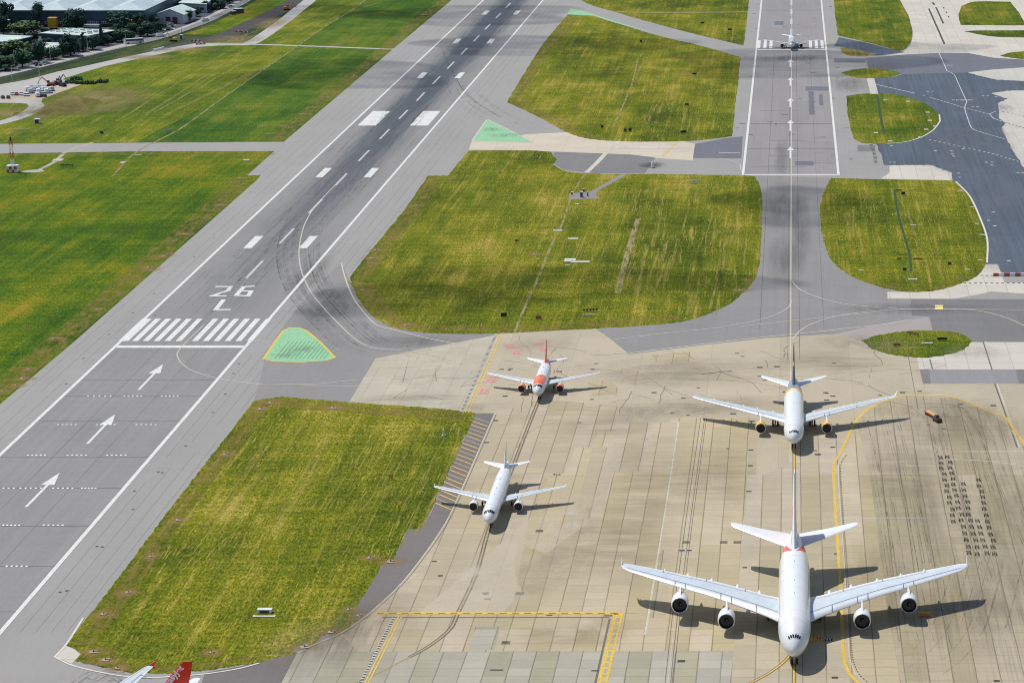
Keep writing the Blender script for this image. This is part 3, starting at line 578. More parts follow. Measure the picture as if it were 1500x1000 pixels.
# apron lines
PYF2 = paint_mat('paint_worn_white', (.68, .66, .58), .6, .8)
def taxi_guidance(pts, z=.066, wy=.38, wb=1.15, mat=PYF):
    ribbon('taxiway_line', pts, wb, PBN, z); ribbon('taxiway_line', pts, wy, mat, z + .002)
taxi_guidance([(803, 548), (790, 584), (775, 622), (745, 700), (717, 772), (700, 832), (688, 862), (672, 895), (660, 920), (630, 945), (600, 962)])
ribbon('taxiway_line', [(612, 956), (590, 967), (555, 985), (520, 1000)], .55, paint_mat('paint_old_yellow', (.40, .30, .12), .5), .070)
ribbon('taxiway_line', [(757, 655), (770, 638), (787, 626), (815, 618)], .5, paint_mat('paint_old_yellow2', (.45, .35, .18), .35), .070)
taxi_guidance([(1163, 655), (1163.5, 700), (1164, 800), (1163.5, 900), (1163, 975), (1163, 1080)], .066, .4, .9, PY)
taxi_guidance([(1164, 945), (1155, 962), (1140, 976), (1115, 992), (1080, 1008), (1040, 1020)], .069, .38, .9, PY)
def hold_line(a, b, z=.072, wd=1.5):
    for o_, m in ((-wd * .5, PY), (wd * .05, PY)): ribbon('holding_line', [a, b], .32, m, z, False, off=-o_)
    ribbon('holding_line', [a, b], wd * .6, SL_L, z - .002, False, off=-wd * .75)
    dashes('holding_line', [a, b], wd * .5, PK, z, .75, .75, False, off=-wd * .75)
hold_line((733, 488), (682, 604), wd=1.7); hold_line((584, 903), (530, 1010), wd=1.3)
ribbon('stand_line', [(550, 898), (906, 898)], 1.5, PY, .072, False); dashes('stand_line', [(552, 898), (903, 898)], .55, PBN, .074, 1.6, 1.2, False)
ribbon('stand_line', [(904, 898), (877, 1010)], 2.2, PY, .072, False, off=.4); dashes('stand_line', [(903, 905), (878, 1008)], .85, SL_O, .074, 2.6, .8, False, off=.4)
ribbon('seam_line', [(560, 904), (893, 904)], .7, PBN, .0605, False); ribbon('seam_line', [(893, 906), (872, 1000)], .5, PBN, .0605, False)
RL = [(1560, 740), (1520, 690), (1497, 645), (1482, 625), (1475, 612), (1445, 601), (1420, 590), (1395, 581.5), (1365, 579), (1332, 579), (1310, 583), (1280, 594), (1265, 605), (1252, 620), (1242, 640), (1230, 665), (1222.5, 677),
      (1221, 690), (1224, 750), (1229, 825), (1233, 900), (1236, 962), (1245, 987), (1262, 1003), (1300, 1030)]
ribbon('taxiway_edge_line', RL, .75, PY, .072)
RR = RL[15:]
ribbon('taxiway_edge_line', RR, .2, PLT, .072, off=1.3); dashes('taxiway_edge_line', RR, .3, PK, .073, .6, .8, off=1.9); ribbon('taxiway_edge_line', RL[2:8], .35, PYF, .071, off=.9)
ribbon('apron_edge_line', [(724, 607), (662, 748), (650, 770), (625, 807), (587, 855), (550, 890), (525, 910), (495, 929), (457, 945), (437, 956)], .26, PLT, .074)
ribbon('apron_edge_line', [(724, 607), (662, 748), (650, 770), (625, 807), (587, 855), (550, 890), (525, 910), (495, 929), (457, 945), (437, 956)], .22, PBN, .075, off=.55)
# yellow hatching on the narrow asphalt strip
n = 23
for i in range(n):
    t = i / n; t = t * (1.02 - .1 * (1 - t)); yl = 612 + t * 128; f_ = lambda y, a, b: a[0] + (b[0] - a[0]) * (y - a[1]) / (b[1] - a[1])
    xl = f_(yl, (696, 608), (634, 742)) + 1; yr = yl + 7 + 3.5 * t; xr = f_(yr, (723, 607), (662, 748)) - 1
    ribbon('strip_hatching', [(xl, yl), (xr, yr)], .45, PY if i % 3 else PYF, .072, False)
ribbon('stand_line', [(994, 618), (985, 680), (965, 806), (945, 930)], .42, PYF2, .070, False)
for o_, m_, wd in ((0, PBN, .16), (.55, PBN, .16), (1.1, PLT, .12), (1.7, PBN, .16)):
    ribbon('seam_line', [(1035, 612), (1016, 750), (1005, 837), (996, 900), (986, 1000)], wd, m_, .0605, False, off=-o_)
ribbon('stand_line', [(1405, 661.5), (1600, 661)], .5, PLT, .07, False); ribbon('stand_line', [(1380, 672), (1440, 675), (1500, 682)], .35, PWO, .07); ribbon('stand_line', [(1236, 758.5), (1362, 758.5)], .35, PWO, .07, False)
for q in ([(1440, 500), (1453, 541)], [(1457, 562), (1470, 598), (1490, 655)], [(1362, 526), (1366, 541)]): ribbon('seam_line', q, .45, PBN, .0606, False); ribbon('seam_line', q, .4, SL_L, .0606, False, off=.7)
dashes('roadway_line', [(1361, 205), (1393, 212), (1446, 223.5), (1492, 237), (1560, 262)], .9, PWO, .072, 1.9, 1.7); dashes('roadway_line', [(1361, 205), (1393, 212), (1446, 223.5), (1492, 237), (1560, 262)], .9, PK, .0725, 1.7, 1.9, start=1.9)
for q in ([(1450, 167.5), (1455.6, 173.7), (1475, 180), (1500, 187.5), (1540, 200)], [(1450, 167.5), (1458.6, 163.7), (1474, 164.5), (1500, 171), (1540, 182)]):
    dashes('roadway_line', q, 1.0, PWO, .072, 1.9, 1.6); dashes('roadway_line', q, 1.0, PK, .0725, 1.6, 1.9, start=1.9)
for y, xa in ((403.7, 1428), (414.7, 1411)):
    ribbon('roadway_line', [(xa, y), (1600, y)], 1.0, PWO, .071, False); dashes('roadway_line', [(xa, y), (1600, y)], 1.0, PK, .073, 1.0, .95, False)
dashes('roadway_line', [(1276, 212), (1281, 226), (1283, 240)], 1.6, PK, .072, 1.3, 2.2)
for q, wd in (([(1360.5, 13), (1383.5, 65)], 1.2), ([(1371, 11), (1382, 35)], 1.2), ([(1366, 4), (1369, 7.5)], 1.6)): ribbon('slot_drain', q, wd, PK, .06, False)
for x, y in ((1382, 12), (1386, 18.5), (1389, 25)): flat('slot_drain', [(x - 1, y - 1), (x + 1, y - 1), (x + 1.6, y + 1), (x - .4, y + 1)], PK, .06)
for q in ([(989, 209.5), (970, 229)], [(992, 209.5), (973, 229)]): ribbon('holding_line', q, .4, PY, .07, False)
ribbon('stand_line', [(1084, 224), (1053, 224)], 1.2, PWO, .07, False)
def scatter_paint(name, pts, mat, wx=1.2, wy=.6):
    vs, fs = [], []
    for x, y in pts: p = W(x, y); wrect(p.x - wx / 2, p.x + wx / 2, p.y - wy / 2, p.y + wy / 2, vs, fs, .072)
    return setp(mesh_obj(name, vs, fs, mat), kind='structure')
scatter_paint('survey_marks', [(1359, 135), (1353, 140), (1367, 134), (1445, 238), (1453, 238), (1453, 242), (1411, 218), (1370, 221), (1306, 214), (1304, 238), (1310, 238), (1403, 147), (1410, 147), (1419, 147), (1425, 157), (1432, 157), (1440, 141), (1459, 142), (1447, 141), (1395, 226), (1397, 229), (1394, 221), (1404, 254), (1406, 260), (1455, 311), (1448, 323), (1478, 382), (1491, 253), (1498, 253), (1457, 331), (1442, 344)], PWO, 1.3, 1.5)
# green and yellow painted islands
def triangle(pts, border):
    flat('painted_island', pts, PG, .066)
    if border: P = pts + [pts[0]]; ribbon('painted_island_edge', P, .8, PY if border == 1 else PLT, .069, False)
G1 = [(386, 526), (401, 503), (415, 484.5), (425, 480), (437, 480), (449, 484.5), (470, 502), (491, 524), (478, 528), (440, 530.5), (402, 529.5)]
triangle(G1, 1); vs, fs = [], []
for i in range(13):
    a, b = W(402 + i * 6, 526), W(402 + i * 6 + 22, 500); ribbon_geo([a, b], .28, .068, vs, fs)
setp(mesh_obj('worn_paint', vs, fs, PGD), kind='structure')
triangle([(713.5, 175), (782, 208.5), (750, 208), (691.5, 206.5)], 2); triangle([(836, 12.5), (862, 19), (905, 33), (957, 48), (975, 53), (900, 33.5), (870, 23.5), (831, 21.5)], 0)
# writing on the ground
def ground_text(name, s, x, y, h, mat, z, sx=1.0, rot=0.0, bold=.02):
    cu = bpy.data.curves.new(name, 'FONT'); cu.body = s; cu.size = 1; cu.align_x = 'CENTER'; cu.align_y = 'CENTER'; cu.offset = bold
    t = bpy.data.objects.new(name, cu); C.objects.link(t); bpy.context.view_layer.update()
    me = bpy.data.meshes.new_from_object(t.evaluated_get(bpy.context.evaluated_depsgraph_get())); bpy.data.objects.remove(t)
    me.materials.clear(); me.materials.append(mat); o = bpy.data.objects.new(name, me); C.objects.link(o)
    p = W(x, y); o.location = (p.x, p.y, z); o.scale = (h * sx, h, 1); o.rotation_euler = (0, 0, rot); return setp(o, kind='structure')
def wbox(name, x0, y0, x1, y1, mat, z): return flat(name, [(x0, y0), (x1, y0), (x1, y1), (x0, y1)], mat, z)
wbox('ground_sign_paint', 1187.5, 932, 1205, 938.6, PO, .072); wbox('ground_sign_paint', 1205, 932, 1219.5, 938.6, PK, .072); wbox('ground_sign_paint', 1219.5, 932, 1221, 938.6, PO, .072)
ground_text('ground_sign_lettering', '134', 1196.6, 935.3, 3.6, PRD, .075, .38); ground_text('ground_sign_lettering', 'NV', 1212.3, 935.3, 3.4, PW, .075, .42)
wbox('ground_sign_paint', 1369.5, 447, 1381.5, 453.3, paint_mat('paint_sign_yellow', (.80, .66, .20), .95), .072); ground_text('ground_sign_lettering', 'MN25', 1375.5, 449.6, 2.4, PBN, .075, .5)
ground_text('stand_number', '132', 816.5, 544.5, 3.4, PK, .075, .6, bold=.02); ground_text('stand_number', '412', 815.5, 694.8, 2.4, PK, .075, .6, bold=.02); ground_text('stand_number', '58', 789, 777, 2.2, PBN, .075, .6)
ground_text('road_lettering', 'SLOW', 1410, 147, 5, PWO, .075, .8, bold=0); ground_text('road_lettering', 'TWY', 1389, 96.2, 5, PWO, .075, .5)
for x0, y0, w_, h_, sk in ((736, 504, 15, 6, 4), (747, 513, 15, 6, 4), (780, 501, 11, 5, 3), (789, 509, 10, 5.5, 3), (714, 552.5, 17, 8, -5), (703, 569, 14, 8, -2)):
    f_ = lambda a, b: (x0 + a * w_ + b * sk, y0 + b * h_)
    flat('stand_number_panel', [f_(0, 0), f_(1, 0), f_(1, 1), f_(0, 1)], paint_mat('paint_pink', (.66, .40, .33), .55), .072)
    stroke('stand_number', [[(.1, .1), (.9, .1)], [(.1, .5), (.9, .5)], [(.1, .9), (.9, .9)], [(.3, .1), (.2, .9)], [(.75, .1), (.65, .9)]], .55, PR, .0745, f_)
# drain covers, hatches set in the concrete
vs, fs = [], []
cov = [(1066, 657), (1100, 659), (1099, 682), (1097, 719.5), (1091, 831), (1010, 806), (999, 806), (1023, 568), (958, 575), (867, 585), (873, 532.5), (849, 619), (1001, 583), (1113, 538), (1120, 557), (1112, 551), (1222, 532), (1138, 537), (1088, 522), (1080, 517.5), (1211, 576), (1211, 586),
       (1220, 655), (1194, 660), (1198, 665.5), (1289, 579), (1322, 575), (1347, 573), (790, 777.5), (761, 868), (636, 822), (645, 843), (740, 940.5), (998, 968), (1223, 992), (1460, 997), (805, 900), (1101, 617), (1150, 574), (1209, 575), (1220, 580), (726, 616), (713, 648), (748, 540), (746, 542), (868, 541),
       (1074, 606), (811, 574), (712, 870), (714, 877), (711, 868), (1225, 811), (735, 541), (740, 580), (1360, 622), (1383, 628), (1407, 592), (1455, 594), (984, 605), (1008, 608)]
for x, y in cov: p = W(x, y); s_ = rr.uniform(.5, .9); wrect(p.x - s_, p.x + s_, p.y - s_ * .8, p.y + s_ * .8, vs, fs, .07)
setp(mesh_obj('drain_covers', vs, fs, PK), kind='structure')
vs, fs = [], []
for x, y in ((790, 777.5), (761, 869), (741, 941), (1060, 794), (1080, 794), (1005, 794)): p = W(x, y); wrect(p.x - .95, p.x + .95, p.y - 1, p.y + 1, vs, fs, .0705)
setp(mesh_obj('drain_covers', vs, fs, PBN), kind='structure')
for q in ([(1028, 548), (1072, 543)], [(718, 981), (737, 981)], [(866, 982), (877, 982)], [(885, 901.5), (897, 901.5)]): ribbon('slot_drain', q, .7, PK, .071, False)
# dark patches of spilt oil, old rubber and damp on the concrete
D1 = decal_mat('oil_stain', (.25, .21, .145), .27, (1 / 5, 1 / 10, 1)); D2 = decal_mat('tyre_grime', (.21, .175, .115), .3, (1 / 3, 1 / 30, 1), .2, .25, .6); D3 = decal_mat('damp_stain', (.26, .21, .14), .3, (1 / 22, 1 / 6, 1), .3, .3, .62)
D4 = decal_mat('pale_scour', (.60, .54, .42), .6, (1 / 8, 1 / 14, 1), .3, .35, .6)
for a in ((930, 608, 15, 12, D1), (880, 625, 16, 12, D3), (1000, 600, 22, 9, D1), (1060, 592, 25, 12, D3), (1295, 505, 14, 13, D1), (1250, 500, 14, 14, D1), (1220, 530, 26, 16, D3), (460, 950, 15, 22, D2), (500, 935, 12, 16, D2),
          (530, 915, 16, 14, D2), (560, 890, 10, 14, D3), (800, 935, 12, 8, D3), (880, 925, 8, 12, D1), (700, 597, 10, 6, D1), (610, 585, 20, 8, D3), (1390, 620, 18, 30, D2), (1460, 625, 16, 25, D2), (1360, 750, 4, 60, D2), (1400, 600, 20, 16, D1), (1330, 700, 16, 40, D3),
          (1450, 850, 25, 40, D2), (1300, 850, 14, 40, D2), (960, 700, 16, 45, D3), (1050, 700, 12, 40, D3), (900, 800, 18, 40, D3), (1365, 640, 7, 8, D1), (640, 530, 25, 20, D4), (960, 545, 30, 20, D4), (720, 850, 18, 25, D4), (820, 780, 10, 50, D4),
          (780, 505, 14, 10, D1), (1010, 545, 32, 20, D3), (1420, 905, 16, 26, D2), (800, 535, 14, 9, D4), (1480, 760, 14, 60, D2), (1160, 620, 10, 10, D4), (1420, 515, 14, 10, D1), (955, 242, 7, 9, decal_mat('post_dark_patch', (.05, .05, .05), .8))):  # last entry: round patch, only darkens the ground around the white post
    stain('ground_stain', *a)
D5 = decal_mat('old_rubber', (.10, .10, .10), .38, (1 / 3, 1 / 40, 1), .2, .2, .6)
for a in ((480, 450, 10, 40), (455, 400, 7, 40), (1145, 300, 9, 60), (1150, 380, 8, 50), (1172, 330, 5, 90), (1145, 230, 4, 60), (1330, 452, 30, 10), (1180, 85, 24, 18), (1128, 86, 30, 14), (1245, 122, 14, 40), (600, 500, 20, 10)):
    stain('ground_stain', *a, D5, z=.0595)

# small repairs, cable slots and scrapes across the second runway and its shoulders
for i in range(46):
    s_ = rr.choice((-1, 1)); x = rr.uniform(-22, 20) if i % 3 else s_ * rr.uniform(23.5, 28.5); y = rr.uniform(1090, 1750); a, b = rr.uniform(.5, 3.5), rr.uniform(.6, 3)
    marks('pavement_repair', [(x, x + a, y, y + b)], PBN if i % 2 else AS_MB, .0608 + i * .00002)
for y in (1102, 1130, 1171, 1262, 1333, 1408): marks('pavement_repair', [(rr.uniform(-18, -8), rr.uniform(2, 8), y, y + .5), (rr.uniform(9, 12), rr.uniform(15, 19), y + 9, y + 9.6)], PBN, .0619)
for x0, y0, x1, y1, mt in ((1222, 86, 1268, 92, AS_MB), (1235, 120, 1270, 127, AS_MB), (1256, 213, 1282, 222, AS_TD), (905, 214, 1010, 218, SL_P), (1408, 180, 1440, 196, AS_MB), (1465, 312, 1500, 350, AS_MB)):
    f_ = decal_mat('faded_patch', (.10, .11, .13), .35, (1 / 6, 1 / 12, 1), .0, .2, .6) if mt is not SL_P else SL_P
    wbox('pavement_patch', x0, y0, x1, y1, mt if y0 < 100 or mt is AS_TD else f_, .0603 if x0 != 1222 else .058)
ribbon('concrete_channel', [(1275, 115), (1281, 138)], 4.2, SL_P, .064, False)

# cracks wandering over the upper apron
CRK = paint_mat('crack_dark', (.20, .16, .11), .6); vs, fs = [], []; ck = random.Random(9)
for i in range(80):
    x, y = (ck.uniform(560, 725), ck.uniform(515, 590)) if i % 4 == 0 else (ck.uniform(760, 1340), ck.uniform(515, 606)); p_ = W(x, y); a = ck.choice((0, 1.57, 2.4, .6)) + ck.uniform(-.15, .15); pts = [p_]
    for _ in range(ck.randint(2, 6)): p_ = p_ + Vector((math.cos(a), math.sin(a), 0)) * ck.uniform(1.5, 6); a += ck.uniform(-.35, .35); pts.append(p_)
    ribbon_geo(pts, ck.uniform(.1, .3), .0601 + i * .000004, vs, fs)
setp(mesh_obj('cracks', vs, fs, CRK), kind='structure')
for q in ([(935, 545), (960, 560), (985, 578)], [(1000, 515), (1018, 527)], [(1040, 540), (1100, 560), (1115, 575)], [(860, 560), (905, 580)], [(560, 540), (640, 535), (720, 530)], [(600, 520), (590, 560)], [(1330, 520), (1345, 600)]): ribbon('seam_line', q, .22, CRK, .0608)
for q in ([(905, 540), (930, 537), (950, 560), (925, 563)], [(955, 520), (1015, 515), (1030, 530), (965, 536)], [(860, 560), (895, 556), (910, 575), (868, 580)]): flat('apron_slab_patch', q, SL_T, .0598)

for a in ((440, 512, 9, 6), (420, 520, 6, 4), (740, 198, 10, 8), (720, 190, 6, 8)): stain('scuffed_paint', *a, decal_mat('scuff', (.16, .17, .15), .45, (1 / 1.2, 1 / 12, 1), .1, .4, .6), .07)
D6 = decal_mat('faded_asphalt', (.16, .18, .22), .4, (1 / 2.5, 1 / 10, 1), .1, .35, .6)
for i in range(40):
    x, y = ck.uniform(1290, 1480), ck.uniform(120, 380); 
    if (x < 1390 and y < 262) or x < 1450 and y > 262: continue
    stain('faded_asphalt', x, y, ck.uniform(3, 14), ck.uniform(10, 40), D6, .0365 + i * .0001, ck.uniform(-.3, .3))

# rubber streaks dragged across the paint of the touchdown zone and the threshold
for nm, n_, u0, u1, ya, yb, wd in (('skid_mark', 60, 7.5, 13.5, 1170, 1290, .35), ('skid_mark', 70, 7.5, 13, 1350, 1720, .4), ('skid_mark', 40, 7.5, 13, 900, 1120, .25), ('skid_mark', 14, .5, 6, 790, 880, .25)):
    vs, fs = [], []
    for i in range(n_):
        u = ck.choice((-1, 1)) * (u0 + (u1 - u0) * abs(ck.gauss(0, .42))); y = ck.uniform(ya, yb - 20); L_ = ck.uniform(12, 55); ribbon_geo([Vector((XM + u, y, 0)), Vector((XM + u + ck.uniform(-.3, .3), y + L_, 0))], wd * ck.uniform(.5, 1.3), .0672 + i * .00002, vs, fs)
    setp(mesh_obj(nm, vs, fs, RUB), kind='structure')

# ================================================= airliners
WHT = plain('paint_fuselage_white', (.72, .74, .76), .28, 0, .4, .03, .5); WNG = plain('paint_wing_grey', (.50, .55, .60), .42, 0, .1, .08, .35); LEM = plain('metal_slat', (.72, .74, .75), .35, .15, 0, .05, .4)
WNL = plain('paint_wing_light', (.66, .69, .72), .4, 0, .1, .05, .35); LIN = plain('panel_gap', (.16, .18, .20), .7); GLS = plain('cockpit_glass', (.015, .018, .022), .12); BLK = plain('duct_black', (.012, .012, .014), .7)
TYR = plain('tyre_black', (.018, .018, .018), .8); STL = plain('gear_steel', (.42, .43, .44), .45, .4); ORG = plain('paint_orange_red', (.80, .13, .02), .32, 0, .3, .05); RED = plain('paint_red_fin', (.90, .035, .02), .35, 0, .2, .04)
YEL = plain('paint_amber', (.85, .40, .01), .32, 0, .3, .04); DGR = plain('paint_slate', (.04, .06, .085), .35, 0, .3, .06); SLG = plain('paint_silver_grey', (.20, .25, .31), .35, 0, .3, .06); FAN = plain('fan_dark', (.03, .03, .035), .4, .5)
LIP = plain('metal_lip', (.78, .79, .80), .22, .7); LGR = plain('paint_pale_grey', (.60, .62, .64), .4); WIN = plain('cabin_glass', (.10, .12, .14), .2)
SEAMM = plain('panel_seam', (.48, .50, .53), .5)
def interp(tab, s):
    if s <= tab[0][0]: return tab[0][1:]
    for a, b in zip(tab, tab[1:]):
        if s <= b[0]: t = (s - a[0]) / (b[0] - a[0]); return tuple(p + (q - p) * t for p, q in zip(a[1:], b[1:]))
    return tab[-1][1:]
def airliner(d, loc, rz, label, group='airliners on the airfield'):
    t = empty('airliner', loc, rz); setp(t, label, 'airliner', group)
    L, R, RH, ZC, LN, LT = d['L'], d['R'], d['RH'], d['ZC'], d['LN'], d['LT']
    def sec(s):
        if s < LN: k = max(0, 1 - (1 - s / LN) ** 2.1) ** .56; dz = -d['droop'] * (1 - s / LN) ** 1.6
        elif s > L - LT: u = (s - (L - LT)) / LT; k = max(.06, 1 - u ** 1.75 * .94); dz = (RH - RH * k) * .72
        else: k = 1; dz = 0
        return R * k, RH * k, ZC + dz
    def S(s, ph, off=0.0):             # ph from the top, in radians, positive towards +X
        a, b, zc = sec(s); e = .06 if ph == 0 else 0
        return Vector(((a + off) * math.sin(ph), s, zc + (b + off) * math.cos(ph)))
    st = [0.0, .06, .2, .45] + [LN * k / 9 for k in range(1, 10)]; st = sorted(set(round(x, 3) for x in st if x >= 0))
    x = LN
    while x < L - LT - 1: x += 1.05; st.append(x)
    st += [L - LT + LT * k / 14 for k in range(15)]; st = sorted(set(round(v, 3) for v in st)); N = 48
    m = MB(); rings = [[S(max(s, .004), 2 * math.pi * (i + .5) / N - math.pi) for i in range(N)] for s in st]
    mats = d['body_mats']
    def fm(j, i):
        s = (st[j] + st[j + 1]) / 2; ph = 2 * math.pi * (i + 1) / N - math.pi
        return d['livery'](s, abs(ph), L)
    m.loft(rings, fmat=fm); body = m.build('fuselage', mats, t, auto=50)
    def patch(name, quads, mat, par=t, off=.07):
        k = MB()
        for s0, s1, a, b, *sk in quads:
            sk = sk[0] if sk else 0; n = 4 if abs(b - a) < 60 else 20; vs = []
            for q in range(n + 1):
                ph = math.radians(a + (b - a) * q / n); dd = sk * (abs(ph) - abs(math.radians(a if abs(a) < abs(b) else b)))
                vs += [S(s0 + dd, ph, off), S(s1 + dd, ph, off)]
            k.add(vs, [(2 * q, 2 * q + 1, 2 * q + 3, 2 * q + 2) for q in range(n)])
        return k.build(name, mat, par)
    c0, c1 = d['cock']
    for a, b in d.get('cang', ((2, 19), (22, 37), (40, 53))):
        for sg in (-1, 1): patch('windscreen_pane', [(c0, c1, sg * a, sg * b, d.get('cskew', .9))], GLS, body)
    for sg in (-1, 1) if 'stripes' in d else (): patch('livery_stripe', [q_ for q_ in d['stripes'] if q_[2] * sg > 0], RED, body, .03)
    # cabin windows are a pattern of the body side
    q = []
    for a in d['decks']:
        s = LN + 1.5
        while s < L - LT: 
            q += [(s, s + .28, a, a + 3.2), (s, s + .28, -a, -a - 3.2)]; s += .53
    patch('cabin_window_row', q, WIN, body, .012)['kind'] = 'stuff'
    for s in d['doors']:
        for sg in (-1, 1):
            for o_ in (0, .85): patch('door', [(s + o_, s + o_ + .07, sg * 62, sg * 92)], LIN, body, .014)
    for s_ in [LN * .62] + [LN + (L - LT - LN) * q_ / 5 for q_ in range(6)] + [L - LT * .62]: patch('panel_seam', [(s_, s_ + .07, -84, 84)], SEAMM, body, .02)
    # wings ------------------------------------------------
    def section(x, yl, ch, z, th, inc=0.0, tw=9):
        up, lo = [], []
        for i in range(tw + 1):
            u = (1 - math.cos(math.pi * i / tw)) / 2; h = th * 5 * (.2969 * math.sqrt(u) - .126 * u - .3516 * u * u + .2843 * u ** 3 - .1036 * u ** 4)
            cz = z - inc * u * ch + .012 * ch * math.sin(math.pi * u)
            up.append(Vector((x, yl + u * ch, cz + h * ch))); lo.append(Vector((x, yl + u * ch, cz - h * ch * .75)))
        return up + lo[::-1][1:-1] if False else lo[::-1] + up[1:]
    def surf(name, secs, mats_, sg, tw=9, le=2, te=7, par=t, mid=0):
        k = MB(); rings = [section(*s, tw=tw) for s in secs]
        if sg < 0: rings = [[Vector((-p.x, p.y, p.z)) for p in r] for r in rings]
        n = len(rings[0])
        def fm2(j, i):
            if i < tw: return 1 if i >= tw - 1 else 2                                 # underside
            c = i - tw; return 1 if c < le else (2 if c >= te else mid)
        k.loft(rings, fmat=fm2); return k.build(name, mats_, par, auto=40)
    def wing_at(x):
        return interp([(s[0],) + tuple(s[1:]) for s in d['wing']], x)
    for sg in (1, -1):
        wg = surf('wing', d['wing'], [WNG, WNL, WNL], sg)
        def top(x, u, off=.04):
            yl, ch, z, th, inc = wing_at(x); h = th * 5 * (.2969 * math.sqrt(u) - .126 * u - .3516 * u * u + .2843 * u ** 3 - .1036 * u ** 4)
            return Vector((sg * x, yl + u * ch, z - inc * u * ch + .012 * ch * math.sin(math.pi * u) + h * ch + off))
        x0, x1 = d['wing'][0][0] + .6, d['wing'][-1][0] * .965
        def gap(name, ua, ub, xa, xb, wd, mat):
            k = MB(); vs = []; n = 26
            for i in range(n + 1): x_ = xa + (xb - xa) * i / n; vs += [top(x_, ua + (ub - ua) * i / n), top(x_, min(.99, ua + (ub - ua) * i / n + wd / wing_at(x_)[1]))]
            k.add(vs, [(2 * i, 2 * i + 1, 2 * i + 3, 2 * i + 2) for i in range(n)]); k.build(name, mat, wg)
        gw = d['gap']
        gap('slat_line', .17, .22, x0, x1, gw, LIN); gap('flap_line', .76, .72, x0, x1 * .8, gw, LIN)
        for xx in d['chord_lines']:
            k = MB(); vs = [];  ua, ub = (.0, .17) if xx < 0 else (.74, .99); xx = abs(xx)
            for q_ in range(5): u = ua + (ub - ua) * q_ / 4 + .004; vs += [top(xx, u, .05), top(xx + gw * 1.3, u, .05)]
            k.add(vs, [(2 * i, 2 * i + 1, 2 * i + 3, 2 * i + 2) for i in range(4)]); k.build('panel_joint', LIN, wg)
        # leading edge slats, a touch brighter
        for xx, ln_, rr_ in d['fairings']:
            yl, ch, z, th, inc = wing_at(xx); k = MB(); ye = yl + ch
            k.lathe((sg * xx, ye - ln_ * .62, z - inc * ch - rr_ * .55), [(0, .02), (ln_ * .2, rr_ * .7), (ln_ * .45, rr_), (ln_ * .75, rr_ * .7), (ln_, .03)], n=10); k.build('flap_track_fairing', WNL, wg, smooth=True)
        wl = d.get('winglet')
        if wl:
            yl, ch, z, th, inc = interp([(s[0],) + tuple(s[1:]) for s in d['wing']], 99); xt = d['wing'][-1][0]; k = MB()
            for zz, lean, c_ in wl['blades']:
                k.add([(sg * xt, yl, z - .03), (sg * xt, yl + ch, z - .03), (sg * (xt + lean), yl + ch + wl['rake'], z + zz), (sg * (xt + lean), yl + ch + wl['rake'] - c_, z + zz),
                       (sg * (xt + .12), yl, z - .03), (sg * (xt + .12), yl + ch, z - .03), (sg * (xt + lean + .06), yl + ch + wl['rake'], z + zz), (sg * (xt + lean + .06), yl + ch + wl['rake'] - c_, z + zz)],
                      [(0, 1, 2, 3), (4, 7, 6, 5), (0, 4, 5, 1), (1, 5, 6, 2), (2, 6, 7, 3), (3, 7, 4, 0)])
            k.build('winglet', wl['mat'], wg)
        # engines
        for ex, ey, ez, er, el in d['engines']:
            k = MB(); k.lathe((sg * ex, ey, ez), [(.55 * er, er * .74, 1), (.2 * er, er * .80, 1), (.05, er * .85, 1), (0, er * .89, 1), (.04 * er, er * .95, 1), (.22 * er, er * 1.0, 0), (.5 * er, er * 1.03, 0), (el * .38, er * 1.02, 0), (el * .58, er * .93, 0), (el * .72, er * .82, 0), (el * .72, er * .6, 2), (el * .9, er * .45, 2), (el, er * .36, 2), (el, er * .2, 2), (el * 1.12, .03, 2)], n=36)
            e = k.build('engine', [d['nac'], LIP, STL], t, auto=60)
            k = MB(); k.lathe((sg * ex, ey, ez), [(.03, er * .845), (.3 * er, er * .76), (.55 * er, er * .745)], n=30); k.build('intake_duct', BLK, e, smooth=True)
            k = MB(); k.lathe((sg * ex, ey, ez), [(.5 * er, er * .75), (.56 * er, er * .25)], n=30); k.build('fan', FAN, e)
            k = MB(); k.lathe((sg * ex, ey, ez), [(.22 * er, .01), (.34 * er, er * .12), (.56 * er, er * .26)], n=16); k.box((sg * ex + er * .06, ey + .24 * er, ez + er * .07), (er * .09, .04, er * .09), 1); k.build('spinner', [FAN, WHT], e, smooth=True)
            yl, ch, z, th, inc = wing_at(ex); pw = er * .13
            k = MB(); zt = z + th * ch * .25
            k.loft([[Vector((sg * ex - pw, ey + er * .55, ez + er * .98)), Vector((sg * ex + pw, ey + er * .55, ez + er * .98)), Vector((sg * ex + pw, ey + el * .8, ez + er * .55)), Vector((sg * ex - pw, ey + el * .8, ez + er * .55))],
                    [Vector((sg * ex - pw, ey + er * 1.3, ez + er * 1.2)), Vector((sg * ex + pw, ey + er * 1.3, ez + er * 1.2)), Vector((sg * ex + pw, yl + ch * .4, z - inc * ch * .4)), Vector((sg * ex - pw, yl + ch * .4, z - inc * ch * .4))],
                    [Vector((sg * ex - pw * .5, yl - .3, zt - .2)), Vector((sg * ex + pw * .5, yl - .3, zt - .2)), Vector((sg * ex + pw * .5, yl + ch * .3, zt + th * ch * .3)), Vector((sg * ex - pw * .5, yl + ch * .3, zt + th * ch * .3))]]); k.build('pylon', d.get('pyl', WNL), e)
        surf('tailplane', d['stab'], [d.get('stab_mat', WNL), LEM, WNL], sg, tw=7, le=1, te=6)
    for s_ in d.get('aerials', (L * .3, L * .42, L * .6)):
        k = MB(); q = S(s_, 0); k.box((0, s_, q.z + .12), (.09, .6, .34), 0, 0, 1, .5); k.build('aerial', LGR, body)
    # belly fairing
    y0, ln_, wd_, zt_, zb_ = d['belly']; k = MB(); rings = []
